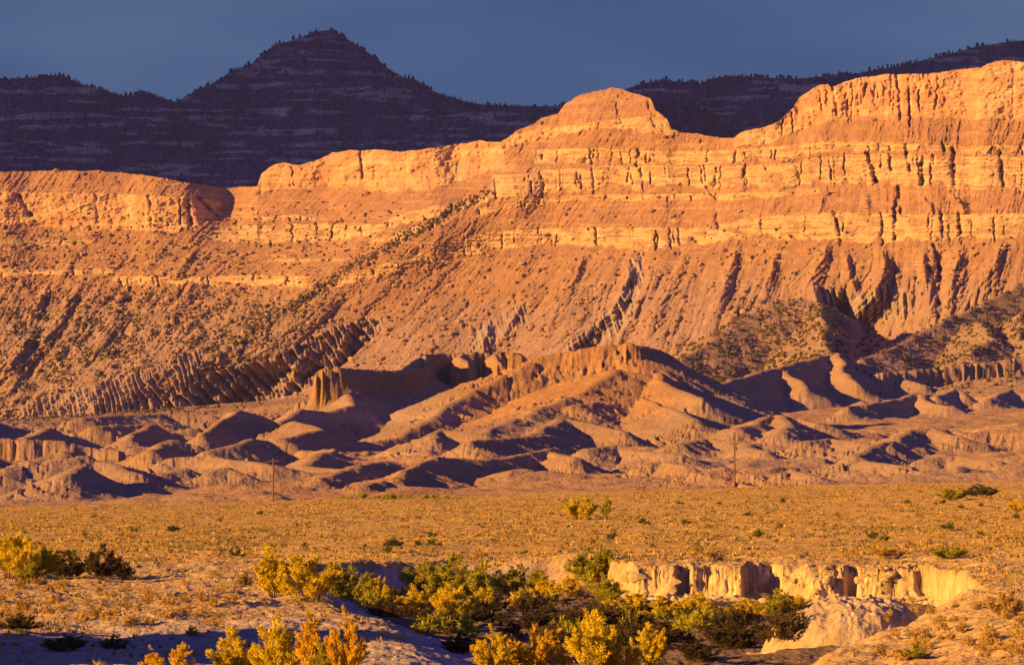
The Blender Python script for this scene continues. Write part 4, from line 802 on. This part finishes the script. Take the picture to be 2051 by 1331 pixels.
SH = [
 (18, 1158, 1052, 110, Wd(1), 'gold', 'tall golden shrub cut by the left edge of the photo', g1_), (78, 1155, 1082, 80, T(2), 'gold', 'golden shrub between the left edge shrub and the brown ones', g1_),
 (135, 1160, 1102, 66, T(3), 'dark', 'sparse brownish shrub just left of the dark green one', g1_), (200, 1162, 1090, 72, T(4), 'dark', 'dark rounded shrub casting a long shadow on the left bench', g1_), (248, 1160, 1118, 40, Sp(5), 'dark', 'thin leafless shrub at the right end of the left edge clump', g1_), (60, 1168, 1120, 60, T(14), 'olive', 'low olive shrub in front of the golden left edge clump', g1_),
 (548, 1196, 1092, 96, T(6), 'gold', 'tall yellow green shrub at the left end of the middle clump', g2_), (618, 1206, 1098, 112, Wd(7), 'gold', 'broad yellow shrub lit from the left above the shaded slope', g2_), (490, 1176, 1140, 34, Sp(8), 'straw', 'small pale shrub left of the tall yellow green one', g2_), (665, 1200, 1118, 70, T(16), 'olive', 'dusky olive shrub behind the broad yellow one', g2_),
 (712, 1206, 1132, 92, Wd(9), 'olive', 'dark olive shrub right of the broad yellow one', g2_), (762, 1212, 1152, 44, Sp(10), 'gold', 'small yellow tuft shrub right of the dark olive one', g2_),
 (850, 1180, 1118, 86, Wd(11), 'olive', 'yellow green shrub at the back left of the wash', g3_), (908, 1205, 1110, 92, T(12), 'olive', 'tall olive shrub above the two brightest golden shrubs', g3_), (838, 1236, 1170, 82, T(13), 'gold', 'bright golden shrub at the left rim of the wash thicket', g3_), (908, 1240, 1164, 92, Wd(14), 'gold', 'largest bright golden shrub in the middle of the thicket', g3_),
 (962, 1205, 1120, 54, Sp(15), 'olive', 'slim yellow green shrub right of the tall olive one', g3_), (965, 1236, 1176, 60, T(28), 'gold', 'golden green shrub touching the right of the largest golden one', g3_), (1036, 1218, 1180, 42, Sp(17), 'gold', 'small bright shrub alone amid the dark of the wash', g3_), (1050, 1190, 1128, 96, Wd(18), 'olive', 'wide shadowed shrub under the far wash bank', g3_),
 (1000, 1190, 1140, 70, T(19), 'green', 'dark green shrub in shade behind the small bright one', g3_), (1096, 1204, 1150, 62, Sp(20), 'gold', 'upright yellow shrub in the centre of the wash', g3_), (1142, 1196, 1148, 42, Sp(21), 'gold', 'narrow yellow shrub right of the upright one', g3_), (1168, 1168, 1096, 80, T(22), 'olive', 'tall green shrub at the left foot of the pale bank', g3_),
 (1208, 1156, 1088, 48, T(23), 'olive', 'taller green shrub leaning behind the tall one by the bank', g3_), (1215, 1206, 1148, 62, T(24), 'olive', 'olive shrub below the sloping lip of the pale bank', g3_), (1262, 1236, 1180, 90, Wd(25), 'gold', 'spiky yellow green shrub under the left end of the bank', g3_), (1325, 1240, 1188, 84, T(26), 'gold', 'feathery yellow shrub in front of the pale bank wall', g3_),
 (1392, 1238, 1184, 80, Wd(27), 'gold', 'feathery yellow shrub ending beside the small grey mound', g3_), (1492, 1240, 1198, 76, T(30), 'gold', 'yellow shrub below the dark slot in the bank', g3_), (1560, 1234, 1180, 84, Wd(31), 'olive', 'green yellow shrub touching the bank left of the hump', g3_), (1600, 1222, 1188, 40, T(32), 'gold', 'small yellow shrub tucked against the hump', g3_),
 (985, 1345, 1250, 74, T(33), 'gold', 'golden shrub standing apart left of the biggest front clump', g4_), (1080, 1350, 1246, 112, Wd(34), 'amber', 'amber rounded shrub at the left of the biggest front clump', g4_), (1186, 1350, 1211, 120, T(35), 'gold', 'tallest shrub of the front row with a pointed golden top', g4_), (1240, 1350, 1262, 80, T(36), 'amber', 'amber shrub at the right foot of the tallest front one', g4_),
 (1300, 1345, 1246, 84, T(37), 'gold', 'golden olive shrub at the right end of the front row', g4_), (1045, 1352, 1300, 60, Sp(38), 'amber', 'low orange shrub at the bottom edge under the amber one', g4_), (468, 1350, 1256, 88, T(39), 'gold', 'golden shrub at the left of the lower left clump', g4_), (553, 1352, 1238, 96, Wd(40), 'gold', 'broad yellow shrub in the lower left clump', g4_),
 (622, 1350, 1222, 60, Sp(41), 'amber', 'tall spiky orange shrub near the middle of the lower left clump', g4_), (690, 1352, 1216, 70, T(42), 'amber', 'tall orange shrub at the right end of the lower left clump', g4_), (660, 1352, 1275, 70, Wd(43), 'olive', 'low yellow green shrub between the two tall orange ones', g4_), (308, 1352, 1295, 46, Sp(44), 'amber', 'small orange shrub, left one of the pair at the bottom edge', g4_),
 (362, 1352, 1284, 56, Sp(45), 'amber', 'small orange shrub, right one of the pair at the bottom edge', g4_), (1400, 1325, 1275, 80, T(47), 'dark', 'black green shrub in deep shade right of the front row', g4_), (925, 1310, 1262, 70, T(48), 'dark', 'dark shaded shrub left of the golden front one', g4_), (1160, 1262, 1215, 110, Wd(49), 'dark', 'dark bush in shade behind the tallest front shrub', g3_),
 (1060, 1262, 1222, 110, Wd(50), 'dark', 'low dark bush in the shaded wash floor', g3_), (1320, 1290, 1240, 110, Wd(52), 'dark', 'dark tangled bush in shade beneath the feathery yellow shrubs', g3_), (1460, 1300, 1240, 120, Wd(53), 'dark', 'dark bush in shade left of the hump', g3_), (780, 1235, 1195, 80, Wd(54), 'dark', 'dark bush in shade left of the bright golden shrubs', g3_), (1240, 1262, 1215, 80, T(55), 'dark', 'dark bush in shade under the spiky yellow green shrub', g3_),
 (130, 1305, 1268, 110, Wd(56), 'green', 'low dark green shrub on the shaded lower left ground', g4_), (230, 1300, 1270, 60, T(57), 'green', 'small green shrub right of the low dark one at lower left', g4_), (40, 1262, 1228, 80, Wd(58), 'dark', 'low brown shrub on the left bench near the left edge', g4_), (385, 1275, 1250, 26, Sp(59), 'straw', 'tiny pale shrub alone on the shaded slope', g4_),
 (1160, 1040, 990, 60, Wd(60), 'gold', 'large golden shrub alone on the middle of the plain', 'shrubs on the plain'), (1216, 1036, 993, 24, Sp(61), 'olive', 'slender shrub beside the large golden one on the plain', 'shrubs on the plain'), (1905, 1002, 974, 60, Wd(62), 'olive', 'dark green shrub at the left of the clump on the right horizon of the plain', 'shrubs on the plain'), (1965, 994, 968, 60, Wd(63), 'green', 'dark green shrub at the right of the clump on the right horizon of the plain', 'shrubs on the plain'),
 (790, 1094, 1076, 36, Wd(64), 'green', 'round dark green shrub on the plain above the olive wash shrubs', 'shrubs on the plain'), (838, 1092, 1080, 18, T(65), 'green', 'tiny blue green shrub right of the round dark green one', 'shrubs on the plain'), (348, 1064, 1050, 28, Wd(66), 'green', 'low green shrub on the left of the plain', 'shrubs on the plain'), (2040, 1025, 1000, 40, T(67), 'gold', 'golden shrub on the plain cut by the right edge', 'shrubs on the plain'),
 (1780, 1118, 1092, 60, Wd(68), 'straw', 'straw coloured shrub on the ground above the pale bank', 'shrubs on the plain'), (1900, 1118, 1090, 70, Wd(69), 'olive', 'yellow green shrub above the right end of the pale bank', 'shrubs on the plain'), (1830, 1318, 1285, 60, Wd(70), 'olive', 'small olive shrub on the slope right of the hump', 'shrubs on the right slope'), (2010, 1235, 1175, 70, Wd(71), 'straw', 'pale shrub on the right slope near the right edge', 'shrubs on the right slope'),
]
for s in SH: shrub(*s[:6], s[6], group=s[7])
# small scrub scattered on the plain: look-alikes
proto = {}
def wash_spot():
    while True:
        px, row = r2.uniform(660, 1590), r2.uniform(1165, 1340)
        x, y, z = hit(px, row)
        if row < 1300 and ground(np.array([x]), np.array([y]), False)[1][0] > 0.93 and not (px > 1240 and row < 1228): return px, row
r2 = np.random.default_rng(31)
def low_copy(px, row, h, colk, label, grp):
    key = (colk, int(r2.integers(0, 4)))
    me = proto.get(key)
    if me is None:
        LV, LC, SV, SF = shrub_meshes(900 + key[1], 8, 1, 620, 0.20, 1.7, 0.26, 0.8)
        me = make_mesh('scrub', LV, np.arange(len(LV)).reshape(-1, 3), LC * np.array(LCOL[colk]), LEAF, False, 3); proto[key] = me
    x, y, z = hit(px, row)
    o = link('scrub', me, None, label=label, category='shrub', group=grp)
    o.location = (x, y, z - 0.02); o.rotation_euler = (0, 0, r2.uniform(0, 6.28)); s = h * r2.uniform(0.8, 1.25); o.scale = (s * r2.uniform(0.8, 1.3), s * r2.uniform(0.8, 1.3), s)
for k in range(36): low_copy(r2.uniform(-30, 2080), r2.uniform(1004, 1120), r2.uniform(0.45, 0.8), 'green', 'low dark green scrub bush dotting the golden plain', 'dark scrub on the plain')
for k in range(60): low_copy(r2.uniform(-30, 2080), r2.uniform(1004, 1125), r2.uniform(0.45, 0.85), 'straw', 'low straw coloured scrub bush dotting the golden plain', 'straw scrub on the plain')
for k in range(26): low_copy(r2.uniform(680, 900), 999 - 0.0 * k, r2.uniform(0.8, 1.3), 'olive', 'green bush in the row along the far edge of the plain', 'bushes along the far edge of the plain')
for k in range(70): low_copy(r2.uniform(-20, 480), r2.uniform(1166, 1262), r2.uniform(0.25, 0.6), 'straw', 'small straw tuft on the left bench', 'tufts on the left bench')
for k in range(50): low_copy(r2.uniform(1760, 2070), r2.uniform(1215, 1328), r2.uniform(0.25, 0.5), 'straw', 'small straw tuft on the lit right slope', 'tufts on the right slope')
for k in range(105): low_copy(*wash_spot(), r2.uniform(0.6, 1.2), 'dark', 'dark brush on the shaded wash floor', 'dark brush in the wash')  # extra dark-leaved brush, added to deepen the shade in the wash
for k in range(22): low_copy(*wash_spot(), r2.uniform(0.7, 1.3), 'olive', 'olive brush filling the wash between the taller shrubs', 'olive brush in the wash')

# ------------------------------------------------------------------ utility poles
WOOD = mat_flat('pole_wood', (0.20, 0.10, 0.05), 2); GLASSY = mat_flat('insulator_glass', (0.05, 0.06, 0.05), 5, 0.2, 0.3); STEEL = mat_flat('steel', (0.08, 0.07, 0.07), 5, 0.2, 0.5)
def tube(pts, rads, n=10):
    V = []; Fc = []
    pts = [np.array(p, float) for p in pts]
    for k, p in enumerate(pts):
        d = pts[min(k + 1, len(pts) - 1)] - pts[max(k - 1, 0)]; d /= np.linalg.norm(d)
        a = np.cross(d, [0, 0, 1]) if abs(d[2]) < 0.9 else np.cross(d, [1, 0, 0]); a /= np.linalg.norm(a); b = np.cross(d, a)
        for q in range(n):
            t = q / n * 2 * math.pi; V.append(p + rads[k] * (math.cos(t) * a + math.sin(t) * b))
    for k in range(len(pts) - 1):
        for q in range(n): Fc.append((k * n + q, k * n + (q + 1) % n, (k + 1) * n + (q + 1) % n, (k + 1) * n + q))
    Fc.append(tuple(range(n))[::-1]); Fc.append(tuple((len(pts) - 1) * n + q for q in range(n)))
    me = bpy.data.meshes.new('tube'); me.from_pydata([tuple(v) for v in V], [], Fc); me.update(); return me
def pole(px, base_row, top_row, d, arms, label):
    x = (px - CX) / F * d; z0 = P(px, base_row, d)[1]; zt = P(px, top_row, d)[1]; h = zt - z0
    root = bpy.data.objects.new('utility_pole', None); scene.collection.objects.link(root); root.location = (x, d, z0)
    root['label'] = label; root['category'] = 'utility pole'; root['group'] = 'wooden utility poles'
    def part(nm, me, mat, par):
        me.materials.append(mat); return link(nm, me, par)
    part('pole', tube([(0, 0, -3), (0.02, 0, h * 0.5), (0.06, 0, h)], [0.24, 0.20, 0.14]), WOOD, root)
    for (zz, half, tilt) in arms:
        z = h * zz
        ca = part('crossarm', tube([(-half, -0.2, z - tilt), (half, -0.2, z + tilt)], [0.11, 0.11], 6), WOOD, root)
        for u in (-0.92, -0.5, 0.5, 0.92):
            part('insulator', tube([(u * half, -0.2, z + 0.08), (u * half, -0.2, z + 0.28), (u * half, -0.2, z + 0.34)], [0.06, 0.11, 0.05], 8), GLASSY, ca)
    za = h * arms[-1][0]
    part('brace', tube([(-0.7, -0.28, za - 0.05), (0, -0.22, za - 0.9)], [0.04, 0.04], 6), STEEL, root)
    part('brace', tube([(0.7, -0.28, za - 0.05), (0, -0.22, za - 0.9)], [0.04, 0.04], 6), STEEL, root)
    part('transformer', tube([(0.32, -0.3, za - 1.5), (0.32, -0.3, za - 1.45), (0.32, -0.3, za - 0.75), (0.32, -0.3, za - 0.7)], [0.2, 0.27, 0.27, 0.2], 12), STEEL, root)
pole(547, 1006, 917, 1150, [(0.93, 1.35, 0.05), (0.84, 0.95, 0)], 'wooden utility pole with two crossarms against the shaded mounds on the left')
pole(1471, 974, 866, 1140, [(0.79, 0.95, 0.0)], 'taller wooden utility pole with one short crossarm at the right')

# ------------------------------------------------------------------ haze
hv = np.array([(x, y, z) for z in (-90, 1500) for y in (-300, 12500) for x in (-3500, 3500)], float)
hf = np.array([(0, 2, 3, 1), (4, 5, 7, 6), (0, 1, 5, 4), (2, 6, 7, 3), (0, 4, 6, 2), (1, 3, 7, 5)])
hm = bpy.data.materials.new('haze'); hm.use_nodes = True; ht = hm.node_tree; ht.nodes.clear()
ho = ht.nodes.new('ShaderNodeOutputMaterial'); hp = ht.nodes.new('ShaderNodeVolumePrincipled')
hp.inputs['Color'].default_value = (0.42, 0.42, 1.0, 1); hp.inputs['Density'].default_value = 1.5e-5; hp.inputs['Anisotropy'].default_value = 0.0
ht.links.new(hp.outputs[0], ho.inputs['Volume'])
link('haze', make_mesh('haze', hv, hf, None, hm), kind='stuff')
